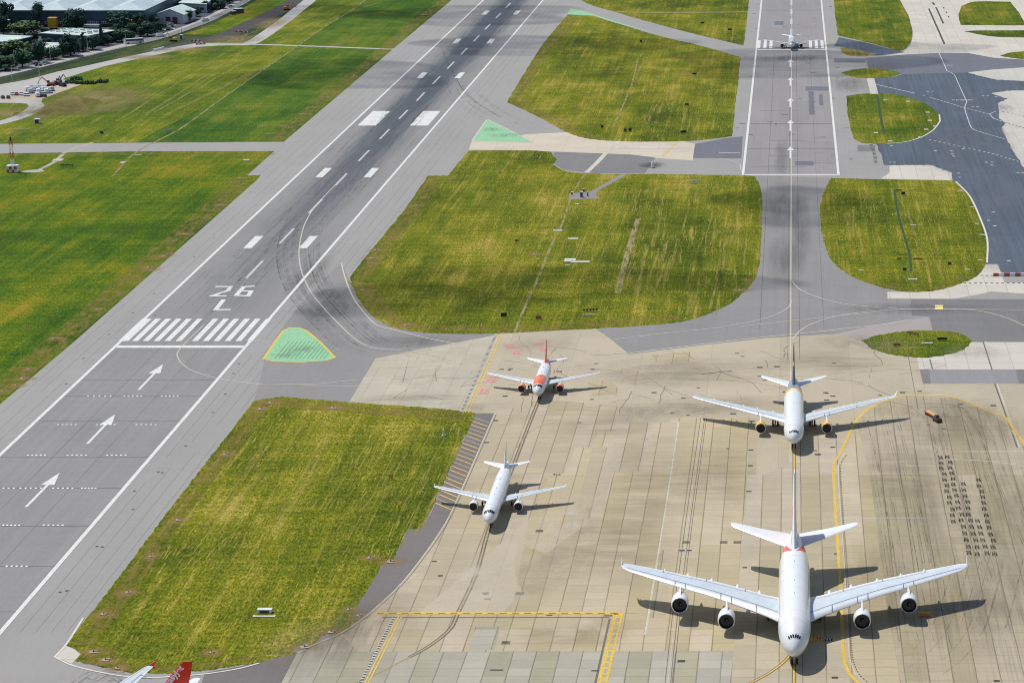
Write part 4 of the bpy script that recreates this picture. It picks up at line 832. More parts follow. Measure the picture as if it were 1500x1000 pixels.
    for i in range(13):
        u = i / 12; q_ = math.sin(math.pi * min(1, max(0, u))) ** .45 if 0 < u < 1 else .02; rings.append([Vector((wd_ * q_ * math.sin(a), y0 + ln_ * u, (zt_ + zb_) / 2 + (zt_ - zb_) / 2 * q_ * math.cos(a))) for a in [2 * math.pi * j / 24 for j in range(24)]])
    k.loft(rings); k.build('wing_root_fairing', d.get('bel', WHT), t, smooth=True)
    # fin
    k = MB(); rings = []
    for z, yl, ch, th in d['fin']:
        r = []
        for i in range(9): u = (1 - math.cos(math.pi * i / 8)) / 2; h = th * 5 * (.2969 * math.sqrt(u) - .126 * u - .3516 * u * u + .2843 * u ** 3 - .1036 * u ** 4) * ch; r.append((h, yl + u * ch))
        rings.append([Vector((h, y, z)) for h, y in r] + [Vector((-h, y, z)) for h, y in r[::-1][1:-1]])
    nf = d.get('fin_face'); k.loft(rings, fmat=(lambda j, i: nf(j, i)) if nf else None); fin = k.build('tail_fin', d['fin_mats'], t, auto=40)
    # landing gear
    def gear(name, x, y, ztop, wr, wwid, pos, sr):
        k = MB(); k.tube((x, y, wr), (x, y + .1, ztop), sr); k.tube((x, y - wr * 1.1, wr * 2.2), (x, y, ztop * .8), sr * .6)
        ys = [p[1] for p in pos]
        if max(ys) - min(ys) > .1: k.box((x, y + (max(ys) + min(ys)) / 2, wr), (sr * 1.6, max(ys) - min(ys), sr * 1.6))
        g = k.build(name, STL, t)
        for px, py in pos:
            q_ = MB(); q_.lathe((x + px - wwid / 2, y + py, wr), [(0, wr * .3), (0, wr * .85), (wwid * .25, wr), (wwid * .75, wr), (wwid, wr * .85), (wwid, wr * .3)], axis='X', n=18); q_.build('wheel', TYR, g, smooth=True)
            q_.tube
        return g
    for a in d['gear']: gear(*a)
    return t, fin

def plain_livery(s, ph, L): return 0
# ---- very large four-engined double-decker
A380 = dict(L=70.4, R=3.57, RH=4.15, ZC=6.15, LN=11.0, LT=24, droop=1.5, cock=(1.7, 2.35), cskew=1.9, cang=((2, 12), (15, 25), (29, 38)), decks=(64, 92), doors=(13, 20, 46, 56), livery=plain_livery, stripes=[(70.4 - 20.5 + .3 * i, 70.4 - 20.5 + .3 * i + .31, sg_ * math.degrees(.14 + .034 * i * (1 - .2 * i / 23)), sg_ * math.degrees(.14 + .034 * i + min(.42, .05 + .05 * i))) for i in range(24) for sg_ in (-1, 1)], body_mats=[WHT, RED],
    wing=[(3.0, 17.0, 18.4, 4.9, .13, .055), (6, 20.0, 15.8, 5.2, .13, .055), (10, 23.2, 14.2, 5.6, .125, .045), (15, 26.8, 12.5, 6.1, .12, .035), (20, 30.3, 11.1, 6.5, .115, .03), (26, 34.2, 9.4, 6.9, .11, .025), (33, 38.9, 7.2, 7.4, .11, .02), (38, 42.3, 5.3, 7.8, .10, .02), (39.4, 44.0, 3.5, 7.9, .10, .02), (39.8, 45.3, 2.1, 7.95, .09, .02)],
    gap=.16, chord_lines=[-8.3, -14.0, -16.4, -24.6, -27.0, 11, 20, 30], fairings=[(8, 8, .62), (13, 7.5, .6), (19, 6.5, .5), (24.5, 6, .45), (30, 5, .35)],
    winglet=dict(rake=1.4, mat=WHT, blades=[(1.15, .15, .6), (-.7, .1, .5)]), engines=[(15.1, 21.6, 3.35, 1.93, 7.2), (25.8, 29.4, 4.25, 1.93, 7.2)], nac=WHT,
    stab=[(1.2, 58.2, 10.5, 8.0, .10, 0), (8, 63.2, 6.6, 8.9, .10, 0), (14.4, 68.0, 3.6, 9.8, .10, 0), (15.2, 69.3, 2.2, 9.9, .1, 0)], stab_mat=WNL, belly=(14.5, 26, 4.3, 6.6, 1.6),
    fin=[(9.6, 49.5, 17.0, .10), (11.5, 52.5, 13.4, .095), (17.5, 58.7, 9.4, .085), (23.2, 64.6, 5.6, .08), (23.9, 66.0, 3.9, .06)], fin_mats=[WHT, RED, LGR],
    fin_face=lambda j, i: 0 if i in (0, 15, 1, 14) or j >= 2 else 1,
    gear=[('nose_gear', 0, 4.9, 3.2, .64, .45, [(-.55, 0), (.55, 0)], .2), ('main_gear', -5.2, 32.5, 4.5, .7, .5, [(-.7, -.85), (.7, -.85), (-.7, .85), (.7, .85)], .25), ('main_gear', 5.2, 32.5, 4.5, .7, .5, [(-.7, -.85), (.7, -.85), (-.7, .85), (.7, .85)], .25),
          ('main_gear', -2.6, 36, 3, .7, .5, [(-.7, -1.7), (.7, -1.7), (-.7, 0), (.7, 0), (-.7, 1.7), (.7, 1.7)], .25), ('main_gear', 2.6, 36, 3, .7, .5, [(-.7, -1.7), (.7, -1.7), (-.7, 0), (.7, 0), (-.7, 1.7), (.7, 1.7)], .25)])
airliner(A380, (.4, 496.4, .09), 0, 'huge white four-engined double-deck airliner with red tail base, nearest on the apron', 'airliners on the airfield')
# ---- wide-body twin with amber engines
def lv330(s, ph, L):
    e = s + .9 * ph
    return 1 if 39.8 < e < 42.0 else (2 if e >= 42.0 and (e < 45 or ph > 1.0) else (3 if e >= 42 else 0)) if e > 39 else 0
A330 = dict(L=57.8, R=2.82, RH=2.82, ZC=4.95, LN=7.0, LT=19, droop=.9, cock=(1.35, 1.95), cskew=1.5, cang=((2, 13), (16, 27), (31, 42)), decks=(80,), doors=(8, 18, 40), livery=lv330, body_mats=[WHT, YEL, SLG, SLG],
    wing=[(2.4, 18.2, 11.6, 3.7, .13, .07), (5, 20.2, 9.9, 4.0, .13, .055), (9.5, 23.2, 7.4, 4.5, .12, .035), (16, 27.4, 5.9, 5.1, .11, .025), (22, 31.4, 4.5, 5.6, .11, .02), (28, 35.3, 2.9, 6.15, .10, .02), (29.2, 36.3, 2.2, 6.25, .10, .02)],
    gap=.13, chord_lines=[-8.7, -10.0, -18, 10, 18], fairings=[(6, 5, .42), (10.5, 5, .42), (14.5, 4.6, .36), (19, 4, .3), (23, 3.4, .25)], winglet=dict(rake=1.1, mat=LEM, blades=[(1.25, .95, .7)]),
    engines=[(9.37, 17.3, 2.45, 1.48, 5.6)], nac=YEL, stab=[(.8, 48.4, 6.6, 5.9, .10, 0), (5, 51.7, 4.5, 6.5, .10, 0), (9.4, 55.2, 2.4, 7.1, .10, 0), (9.7, 55.9, 1.6, 7.15, .1, 0)], stab_mat=WHT, belly=(15.5, 20, 3.35, 4.6, 1.55),
    fin=[(7.2, 43.8, 11.2, .105), (8.8, 46.3, 8.6, .10), (12.2, 49.3, 6.5, .095), (13.2, 50.2, 6.0, .095), (16.9, 53.4, 3.3, .09), (17.3, 54.3, 2.4, .07)], fin_mats=[DGR, YEL, SLG], fin_face=lambda j, i: 1 if j == 2 else 0,
    gear=[('nose_gear', 0, 6.7, 2.6, .52, .38, [(-.4, 0), (.4, 0)], .16), ('main_gear', -5.3, 28.8, 3.6, .68, .48, [(-.7, -.95), (.7, -.95), (-.7, .95), (.7, .95)], .22), ('main_gear', 5.3, 28.8, 3.6, .68, .48, [(-.7, -.95), (.7, -.95), (-.7, .95), (.7, .95)], .22)])
airliner(A330, (.35, 656.6, .09), 0, 'large white twin-engined airliner with amber engines and a dark grey tail fin')
# ---- narrow-body family
def narrow(L, yw, **k):
    d = dict(L=L - .5, R=1.98, RH=2.07, ZC=3.75, LN=5.2, LT=11.5, droop=.65, cock=(1.55, 2.35), cskew=.8, decks=(80,), doors=(4.9, L - 9), livery=plain_livery, body_mats=[WHT, ORG],
      wing=[(1.6, yw - .3, 7.6, 2.75, .14, .07), (3.5, yw + .9, 6.1, 2.95, .13, .055), (6.4, yw + 2.5, 4.2, 3.25, .12, .03), (11, yw + 4.9, 3.0, 3.65, .11, .02), (16.2, yw + 7.6, 1.75, 4.1, .10, .02), (16.95, yw + 8.15, 1.35, 4.15, .10, .02)],
      gap=.09, chord_lines=[-5.2, -6.3, 6.5, 12.5], fairings=[(4.2, 3, .26), (8, 2.8, .24), (12, 2.3, .2)], winglet=dict(rake=.5, mat=WHT, blades=[(.4, .1, .5), (-.35, .05, .4)]), engines=[(5.75, yw - 1.2, 1.82, 1.16, 4.1)], nac=WHT,
      stab=[(.5, L - 6.4, 4.1, 5.0, .10, 0), (3.2, L - 4.7, 2.9, 5.3, .10, 0), (5.9, L - 3.0, 1.65, 5.6, .10, 0), (6.2, L - 2.5, 1.1, 5.62, .1, 0)], stab_mat=WHT, belly=(yw - 1.8, 11.5, 2.2, 3.2, 1.35),
      fin=[(5.1, L - 9.9, 7.2, .10), (6.3, L - 8.0, 5.4, .10), (9.2, L - 5.6, 3.75, .095), (11.4, L - 3.75, 2.3, .09), (11.75, L - 3.2, 1.7, .07)], fin_mats=[WHT], bel=WHT,
      gear=[('nose_gear', 0, 5.07, 2.2, .38, .24, [(-.25, 0), (.25, 0)], .1), ('main_gear', -3.8, yw + 5.6, 2.6, .57, .4, [(-.47, 0), (.47, 0)], .14), ('main_gear', 3.8, yw + 5.6, 2.6, .57, .4, [(-.47, 0), (.47, 0)], .14)])
    d.update(k); return d
airliner(narrow(44.5, 16.6), (-76.0, 589.2, .09), 0, 'plain all-white narrow twin-engined airliner rolling beside the hatched yellow strip')
def lv319(s, ph, L):
    if 3.1 < s < 11.2 and ph < 1.02 and not (s < 3.9 and ph > .8): return 1
    if s > L - 7.5 - .6 * ph: return 1
    return 0
airliner(narrow(33.84, 10.9, livery=lv319, nac=ORG, fin_mats=[ORG], pyl=WHT, stab_mat=WHT), (-75.7, 708.5, .09), 0, 'white and orange twin-engined airliner with orange engines, fin and roof panel behind the cockpit')
airliner(narrow(37.57, 12.5), (-.6, W(0, 74.5).y - 2, .09), 0, 'white airliner farthest away, lined up on the piano keys of the second runway')
# ---- red-finned aircraft cut by the lower left corner
ax = Vector((-1, -.03, 0)).normalized(); LQ = 33.84; tail = Vector((-122.4, 473.2, .09)); nose = tail + ax * (LQ - 1.6)
rz = math.atan2(-ax.x, ax.y) + math.pi
RD319 = narrow(33.84, 10.9, livery=lv319, nac=ORG, fin_mats=[RED, RED], body_mats=[WHT, RED], winglet=dict(rake=.7, mat=RED, blades=[(.95, .1, .5), (-.6, .05, .4)]), bel=WHT)
tq, fin = airliner(RD319, nose, rz, 'airliner cut by the bottom left corner, only red lettered fin and wing tip showing')
LTW = plain('lettering_white', (.92, .92, .92), .5, var=.01)
# lettering on both faces of that fin
for sg in (1, -1):
    cu = bpy.data.curves.new('lettering', 'FONT'); cu.body = 'easyJet'; cu.size = 1.85; cu.offset = .05; cu.align_x = 'LEFT'; cu.extrude = .01
    tt = bpy.data.objects.new('lettering', cu); C.objects.link(tt); bpy.context.view_layer.update()
    me = bpy.data.meshes.new_from_object(tt.evaluated_get(bpy.context.evaluated_depsgraph_get())); bpy.data.objects.remove(tt)
    me.materials.clear(); me.materials.append(LTW); o = bpy.data.objects.new('lettering', me); C.objects.link(o); o.parent = fin
    # fin plane: local y runs aft, z up; the words climb along the leading edge
    up = Vector((0, .66, .75)).normalized(); nrm = Vector((sg, 0, 0)); a = up if sg > 0 else -up
    if sg > 0: X = up; org = Vector((.36, LQ - 6.55, 6.5))
    else: X = -up; org = Vector((-.30, LQ - 2.9, 10.4))
    Yv = nrm.cross(X)
    lean = math.radians(2.2); nrm2 = nrm
    M = Matrix((( X.x, Yv.x, nrm2.x, org.x), (X.y, Yv.y, nrm2.y, org.y), (X.z, Yv.z, nrm2.z, org.z), (0, 0, 0, 1))); o.matrix_local = M

# ================================================= buildings of the industrial estate
ORD = ['first', 'second', 'third', 'fourth', 'fifth', 'sixth', 'seventh', 'eighth', 'ninth', 'tenth', 'eleventh', 'twelfth', 'thirteenth', 'fourteenth', 'fifteenth', 'sixteenth', 'seventeenth', 'eighteenth', 'nineteenth', 'twentieth']
def cladding(name, c, rib=1.2, axis=0, dark=.8):
    m = Mat(name, .6); P = m.pos(); x, y, z = m.xyz(); u = m.ma('FRACT', m.ma('DIVIDE', (x, y)[axis], rib)); f = m.mr(u, .0, .12, dark, 1.0)
    n_ = m.mr(m.noise(P, (1 / 9, 1 / 22, 1 / 5), 0, 5, .65), .3, .7, .82, 1.08); v = m.ma('MULTIPLY', f, n_)
    return m.col(m.mix(1.0, c4(*c), m.n('ShaderNodeCombineColor', (v, v, v)), 'MULTIPLY')).m
RF1 = cladding('roof_sheet_grey', (.38, .47, .50), 3.2, 0); RF2 = cladding('roof_sheet_light', (.46, .56, .53), 2.0, 0); WL1 = cladding('wall_teal', (.030, .085, .125), 4, 0); WL2 = cladding('wall_navy', (.03, .045, .08), 3, 0)
BRK = plain('wall_brick', (.10, .055, .05), .9, var=.25, scale=.3); WLW = cladding('wall_white', (.45, .50, .55), 3, 0); GLZ = plain('window_glass', (.04, .06, .08), .15); DOORM = plain('shutter_maroon', (.10, .03, .05), .5); CRM = plain('trim_white', (.6, .62, .62), .5)
# large warehouse with a row of hipped roof bays
wa = W(213, 39); wh = empty('warehouse', (wa.x, wa.y, 0)); setp(wh, 'huge warehouse with teal walls and a row of pale hipped roof bays', 'warehouse', 'industrial buildings')
BW, NB, DP, EH = 24.6, 7, 118, 10.4
m = MB(); m.box((-BW * NB / 2, DP / 2, EH / 2), (BW * NB, DP, EH)); m.build('wall', WL1, wh)
for i in range(NB):
    x0 = -BW * (i + 1); m = MB(); c = x0 + BW / 2
    vs = [(x0, -1, EH), (x0 + BW, -1, EH), (x0 + BW, DP + 1, EH), (x0, DP + 1, EH), (c, 15, EH + 3.6), (c, DP - 12, EH + 3.6)]
    m.add(vs, [(0, 1, 4), (1, 2, 5, 4), (2, 3, 5), (3, 0, 4, 5), (0, 3, 2, 1)]); m.build('roof', RF1, wh)
m = MB(); m.box((-BW * NB / 2, -1.3, EH), (BW * NB + 1, .5, .7)); m.build('eaves_gutter', CRM, wh)
m = MB(); m.box((-BW * NB / 2, -.15, 1.7), (BW * NB, .5, 3.2)); m.build('brick_plinth', BRK, wh)
for i in range(16):
    m = MB(); m.box((-6 - i * 9.3, -.45, 2.6), (7.2, .3, 1.7)); f = m.build('window', CRM, wh); g = MB(); 
    for q in range(6): g.box((-6 - i * 9.3 - 3 + q * 1.2, -.63, 2.6), (.8, .1, 1.3))
    g.build('pane', GLZ, f)
def block(name, label, c4px, h, wall, roof, over=.6, sky=0, door=None, group='industrial buildings'):
    P = [W(x, y, h) for x, y in c4px]; o = P[0].copy(); o.z = 0; t = empty(name, o); setp(t, label, 'building', group)
    Q = [p - o for p in P]; ctr = sum(Q, Vector()) / len(Q); n = len(Q)
    m = MB(); m.add([Vector((q.x, q.y, 0)) for q in Q] + [Vector((q.x, q.y, h - .3)) for q in Q], [(i, (i + 1) % n, n + (i + 1) % n, n + i) for i in range(n)]); m.build('wall', wall, t)
    m = MB(); R_ = [Vector((q.x + (q.x - ctr.x) * .04, q.y + (q.y - ctr.y) * .04, h - .3)) for q in Q]
    m.add(R_ + [r + Vector((0, 0, .5)) for r in R_] + [Vector((ctr.x, ctr.y, h + .9))], [(i, (i + 1) % n, n + (i + 1) % n, n + i) for i in range(n)] + [(n + i, n + (i + 1) % n, 2 * n) for i in range(n)] + [tuple(reversed(range(n)))])
    rf = m.build('roof', roof, t)
    if sky:
        for a in range(sky):
            for b in range(3):
                u, v = (a + .8) / (sky + .6), .28 + .22 * b; p = Q[0].lerp(Q[1], v).lerp(Q[3].lerp(Q[2], v), u); m = MB(); m.box((p.x, p.y, h + .75), (3.0, 1.5, .3), 0, .3); m.build('skylight', GLZ, rf)
    e0, e1 = Q[3], Q[0]
    for k, (a_, b_) in enumerate(((Q[3], Q[2]), (Q[0], Q[3]))):
        L_ = (b_ - a_).length; nn = max(1, int(L_ / 7)); ang = math.atan2((b_ - a_).y, (b_ - a_).x)
        for i in range(nn): p = a_.lerp(b_, (i + .5) / nn); m = MB(); m.box((p.x, p.y, h * .45), (3.0, .35, h * .3), 0, ang); f = m.build('window', GLZ, t)
    return t
block('flat_roof_building', 'dark navy building with a pale flat roof and rows of dark skylights', [(60, 48.8), (95, 41.8), (168, 44.8), (128, 52.8)], 6.5, WL2, RF2, sky=7)
block('flat_roof_building', 'low building with a plain pale grey roof at the left photo edge', [(-60, 57), (-30, 50.5), (46, 53.5), (10, 62)], 5, WL2, RF2)
block('flat_roof_building', 'small shed with a pale ribbed roof among the trees by the road', [(46, 69.5), (62, 62.5), (92, 63.5), (78, 72.5)], 4.5, WLW, cladding('roof_stripes', (.5, .55, .52), 4.5, 0, .25))
block('flat_roof_building', 'pale blue building with a low roof at the top edge, right of the gabled unit', [(262, 4.5), (272, -4), (312, -3), (302, 6.5)], 6, WLW, RF2)
block('flat_roof_building', 'dark brick outbuilding with a flat roof at the far left, between trees', [(-20, 32), (0, 28), (15, 29), (6, 33)], 6.5, BRK, RF1)
# gabled unit
A_, B_, D_ = W(230, 20.5, 6), W(268, 22.2, 6), W(286, 14.5, 6); o = A_.copy(); o.z = 0; Cc = A_ + D_ - B_
t = empty('gabled_building', o); setp(t, 'white gabled industrial unit with maroon shutters beside the car park', 'building', 'industrial buildings')
g = lambda p, z: Vector((p.x - o.x, p.y - o.y, z)); m1, m2 = (A_ + B_) / 2, (Cc + D_) / 2
m = MB(); m.add([g(A_, 0), g(B_, 0), g(D_, 0), g(Cc, 0), g(A_, 6), g(B_, 6), g(D_, 6), g(Cc, 6), g(m1, 9), g(m2, 9)], [(0, 1, 5, 8, 4), (1, 2, 6, 5), (2, 3, 7, 9, 6), (3, 0, 4, 7)]); m.build('wall', WLW, t)
m = MB(); e = (B_ - A_) * .04; m.add([g(A_ - e, 5.8), g(m1, 9.15), g(m2, 9.15), g(Cc - e, 5.8), g(B_ + e, 5.8), g(D_ + e, 5.8), g(A_ - e, 6.1), g(m1, 9.5), g(m2, 9.5), g(Cc - e, 6.1), g(B_ + e, 6.1), g(D_ + e, 6.1)],
    [(0, 1, 2, 3), (1, 4, 5, 2), (6, 9, 8, 7), (7, 8, 11, 10), (0, 6, 7, 1), (1, 7, 10, 4), (0, 3, 9, 6), (4, 10, 11, 5)]); m.build('roof', RF2, t)
for u in (.42, .68): p = A_.lerp(B_, u); ang = math.atan2((B_ - A_).y, (B_ - A_).x); m = MB(); m.box((p.x - o.x, p.y - o.y - .1, 2.2), (3.4, .5, 4.2), 0, ang); m.build('shutter_door', DOORM, t)
# farther sheds behind the warehouse
for i, (xa, xb, ya, h, mt, lb) in enumerate([(-640, -540, 1752, 15, WLW, 'far shed with white wall panels above the left end of the warehouse roof'), (-535, -470, 1756, 15.5, WL2, 'far dark shed with a pale roof above the middle of the warehouse roof'), (-466, -424, 1750, 14, WLW, 'far pale shed above the right end of the warehouse roof')]):
    t = empty('far_shed', ((xa + xb) / 2, ya, 0)); setp(t, lb, 'shed', 'industrial buildings'); m = MB(); m.box((0, 40, h / 2), (xb - xa, 80, h)); m.build('wall', mt, t); m = MB(); m.box((0, 40, h + .3), (xb - xa + 1.5, 82, .6), 0, 0, .9, .9); m.build('roof', RF1, t)

# ================================================= trees
def leaf_mat(name, c):
    m = Mat(name, .85); m.b.inputs['Specular IOR Level'].default_value = .15; tc = m.n('ShaderNodeTexCoord', out=3); f = m.noise(tc, (.35, .35, .35), det=3)
    f2 = m.noise(tc, (3, 3, 3), det=2); v = m.ma('ADD', m.ma('MULTIPLY', f, .6), m.ma('MULTIPLY', f2, .4))
    m.col(m.mix(m.mr(v, .35, .65, 0, 1), c4(*[x * .5 for x in c]), c4(*[x * 1.5 for x in c]))); return m.m
LF = [leaf_mat('leaf_dark', (.036, .078, .060)), leaf_mat('leaf_mid', (.050, .105, .062)), leaf_mat('leaf_olive', (.085, .140, .060))]; BARK = plain('bark', (.07, .055, .04), .95, var=.3, scale=2)
def tree_parts(seed, mat, sx=1.0, conic=False):
    r = random.Random(seed); m = MB(); m.tube((0, 0, 0), (r.uniform(-.3, .3), r.uniform(-.3, .3), 4.2), .32, .2, 8)
    blobs = []
    for i in range(15 if not conic else 10):
        a = r.uniform(0, 6.28); k = r.uniform(.3, 1.0); 
        if conic: z = 2 + i * 1.05; rad = max(.7, 2.6 - i * .23); p = Vector((math.cos(a) * .5, math.sin(a) * .5, z))
        else: z = r.uniform(3.0, 8.4); w_ = 3.1 * math.sqrt(max(.1, 1 - ((z - 5.4) / 4.2) ** 2)); rad = r.uniform(1.5, 2.4); p = Vector((math.cos(a) * w_ * k * sx, math.sin(a) * w_ * k * sx, z))
        blobs.append((p, rad)); m.tube((0, 0, r.uniform(2.2, 3.8)), p, .13, .04, 5)
    tm = m; c = MB()
    for p, rad in blobs:
        for _ in range(120):
            d = Vector((r.gauss(0, 1), r.gauss(0, 1), r.gauss(0, 1))).normalized(); q = p + d * rad * (r.uniform(.55, 1.08)); q.z = max(q.z, 1.0)
            s_ = r.uniform(.28, .58); n_ = (d + Vector((r.uniform(-.7, .7), r.uniform(-.7, .7), r.uniform(-.2, .8)))).normalized(); u = n_.orthogonal().normalized() * s_; v_ = n_.cross(u)
            c.add([q - u, q - v_ * .8, q + u, q + v_ * .8], [(0, 1, 2, 3)])
    return tm, c
protos = []
for k in range(7):
    tm, cm = tree_parts(40 + k, LF[k % 3], 1.0, k == 6); t = empty('tree', (0, 0, 0)); a = tm.build('trunk', BARK, t, smooth=True); b = cm.build('crown', LF[(0, 1, 2, 0, 1, 0, 0)[k]], t); protos.append((t, a, b))
used = set(); KN = ['round', 'spreading', 'pale green', 'dense dark', 'mid green', 'bushy dark', 'narrow pointed']
trees = []
def tree(x, y, wpx, hpx, kind, label):
    sc_ = (y + 425) * .004857; w_, h = wpx * 1.22 / sc_ / 8.6, hpx * 1.08 / sc_ * 1.03 / 10.0; t, a, b = protos[kind]; p = W(x, y)
    if kind in used:
        t2 = t.copy(); C.objects.link(t2)
        for ch in (a, b): c = ch.copy(); C.objects.link(c); c.parent = t2
        t = t2
    used.add(kind); t.location = (p.x, p.y, 0); t.scale = (w_, w_, h); t.rotation_euler = (0, 0, (x * 7.3 + y * 3.1) % 6.28); setp(t, label, 'tree', 'trees of the industrial estate')
wl_row = [(11, 42, 21, 36, 0), (56, 42, 18, 34, 3), (112, 43, 27, 28, 5), (97, 43, 12, 14, 1), (206, 42, 17, 21, 5), (218, 34, 14, 14, 0), (246, 11, 13, 11, 4), (259, 10, 15, 11, 2)]
mid_row = [(5, 50, 17, 24, 3), (36, 52, 38, 20, 2), (24, 60, 18, 10, 4), (48, 61, 15, 13, 5), (166, 54, 13, 12, 0), (177, 45, 36, 25, 3), (196, 50, 15, 15, 4), (216, 53, 24, 19, 0), (231, 47, 14, 14, 5), (239, 43, 10, 9, 1), (276, 32, 14, 15, 3), (262, 30, 9, 9, 0), (287, 24, 16, 13, 5), (66, 50, 10, 8, 5), (252, 21, 9, 9, 0)]
rd_row = [(8, 103, 30, 20, 1), (-14, 100, 24, 22, 0), (33, 99, 27, 25, 4), (24, 84, 42, 24, 2), (57, 92, 25, 28, 3), (78, 87, 20, 18, 1), (104, 82, 28, 29, 0), (122, 76, 15, 21, 6), (136, 73, 20, 20, 5), (149, 67, 14, 24, 6), (158, 66, 12, 14, 4), (181, 61, 22, 18, 1), (93, 84, 12, 20, 5), (69, 78, 14, 13, 0), (170, 62, 12, 13, 3), (-30, 108, 26, 22, 5),
          (301, 18, 15, 15, 0), (313, 12, 16, 14, 5), (324, 13, 12, 11, 3), (336, 5, 14, 13, 0), (292, 5, 15, 11, 4), (346, 1, 11, 11, 1), (362, -6, 16, 14, 0), (380, -16, 18, 14, 5)]
for rw, ds in ((wl_row, 'in front of the large warehouse'), (mid_row, 'between the sheds of the estate'), (rd_row, 'along the estate side of the road')):
    rw.sort(key=lambda q: q[0]); cnt = {}
    for q in rw: cnt[q[4]] = cnt.get(q[4], 0) + 1
    ix = {}
    for q in rw:
        k = q[4]; ix[k] = ix.get(k, 0) + 1
        tree(*q, '%s tree %s%s' % (KN[k], ds, '' if cnt[k] == 1 else ', %s such from left' % ORD[ix[k] - 1]))
ex = random.Random(77); n_ = 0; pos_ = []
for _ in range(400):
    x = ex.uniform(-30, 330); yl = 108 - x * .215 if x < 186 else 68 - (x - 186) * .33; y = ex.uniform(max(2, yl - 46), yl - 7)
    if any(abs(x - a) < 8 and abs(y - b) < 4 for a, b in pos_) or (55 < x < 170 and 41 < y < 66) or (226 < x < 290 and y < 48) or (-60 < x < 50 and 50 < y < 66) or (y < 43 and x < 225) or (68 < x < 90 and y < 52) or (120 < x < 165 and y < 44): continue
    pos_.append((x, y))
pos_ = sorted(pos_)[:60]
for i, (x, y) in enumerate(pos_): k = ex.choice((0, 1, 3, 5)); tree(x, y, ex.uniform(11, 16), ex.uniform(9, 13), k, 'small %s filling tree of the estate, number %d counting from the left' % (KN[k], i + 1))
# low bushes beside the perimeter road
for i, (x, y, w_, h) in enumerate([(103, 122, 14, 4), (118, 123, 14, 4), (133, 123, 15, 4), (150, 121, 15, 4), (112, 117, 16, 3)]):
    r = random.Random(90 + i); m = MB(); p = W(x, y); sc_ = (y + 425) * .004857; L_ = w_ / sc_
    for _ in range(420):
        q = Vector((r.uniform(-L_ / 2, L_ / 2), r.uniform(-2.2, 2.2), abs(r.gauss(0, .55)))); u = Vector((r.gauss(0, 1), r.gauss(0, 1), r.gauss(0, 1))).normalized(); v_ = u.orthogonal().normalized() * .4; u = u * .4; m.add([q - u, q - v_, q + u, q + v_], [(0, 1, 2, 3)])
    o = m.build('bush', LF[1]); o.location = (p.x, p.y, .2); setp(o, 'low dark bush beside the perimeter road, %s from the left' % ORD[i] if i < 4 else 'low dark bush behind the row of four, nearer the road', 'bush', 'bushes by the perimeter road')

# ================================================= vehicles
CARP = {'white': plain('car_white', (.72, .74, .76), .3, 0, .5), 'black': plain('car_black', (.02, .02, .025), .3, 0, .5), 'silver': plain('car_silver', (.42, .44, .46), .3, .3, .5), 'red': plain('car_red', (.45, .04, .03), .3, 0, .5), 'blue': plain('car_blue', (.04, .08, .22), .3, 0, .5)}
def car_mesh(col, van):
    m = MB(); L_, W_, = (4.4, 1.8) if not van else (5.4, 2.0)
    prof = [(-L_ / 2, .35), (-L_ / 2, .8), (-L_ / 2 + .25, .95), (L_ / 2 - 1.2, .98), (L_ / 2 - .15, .8), (L_ / 2, .5), (L_ / 2, .3)] if not van else [(-L_ / 2, .4), (-L_ / 2, 1.2), (-L_ / 2 + .1, 1.3), (L_ / 2 - 1.0, 1.3), (L_ / 2 - .1, 1.0), (L_ / 2, .6), (L_ / 2, .35)]
    m.loft([[Vector((s * W_ / 2, a, z)) for a, z in prof] for s in (-1, 1)], mi=0)
    if not van: m.box((0, -.25, 1.2), (W_ * .92, 2.5, .5), 1, 0, .86, .62); m.box((0, -.25, 1.46), (W_ * .76, 1.45, .06), 0)
    else: m.box((0, -.6, 1.75), (W_ * .97, 4.0, .95), 0, 0, .94, .97); m.box((0, 1.45, 1.6), (W_ * .93, .75, .62), 1, 0, .85, .4)
    for sx in (-1, 1):
        for sy in (-1, 1): m.lathe((sx * W_ * .46 - .1, sy * L_ * .31, .33), [(0, .05), (0, .33), (.2, .33), (.2, .05)], axis='X', n=12, mi=2)
    return m
carp = {}
def car(x, y, rz, col, van, label, group, cat=None):
    p = W(x, y); k = (col, van)
    if k not in carp: carp[k] = o = car_mesh(col, van).build('parked_van' if van else 'parked_car', [CARP[col], GLZ, TYR])
    else: o = carp[k].copy(); C.objects.link(o)
    o.location = (p.x, p.y, .06); o.rotation_euler = (0, 0, rz); setp(o, label, 'van' if van else 'car', group)
rws = [(129.3, [46, 52, 58, 64]), (132.8, [40, 46, 52, 58, 64, 70, 76]), (136.2, [44, 50, 56, 62, 68, 74]), (139.3, [18, 24, 31]), (140.5, [36.5, 40.5]), (141.5, [55, 60.5, 65.5]), (144, [4, 12])]
rn = ['back row', 'second row', 'third row', 'fourth row, left part', 'fourth row, middle', 'front row', 'lone pair left of the rows']; cr = random.Random(3)
for ri, (y, xs) in enumerate(rws):
    for i, x in enumerate(xs):
        col = 'black' if (ri == 6 or (ri == 5 and i > 0)) else cr.choice(['white', 'white', 'white', 'silver']); col = 'red' if (ri == 3 and i == 1) else col; van = ri in (1, 2) and i % 2 == 0 or (ri == 5 and i == 0)
        car(x, y, .45, col, van, '%s %s in works compound, %s from left, %s' % (col, 'van' if van else 'car', ORD[i], rn[ri]), 'vehicles parked in the works compound')
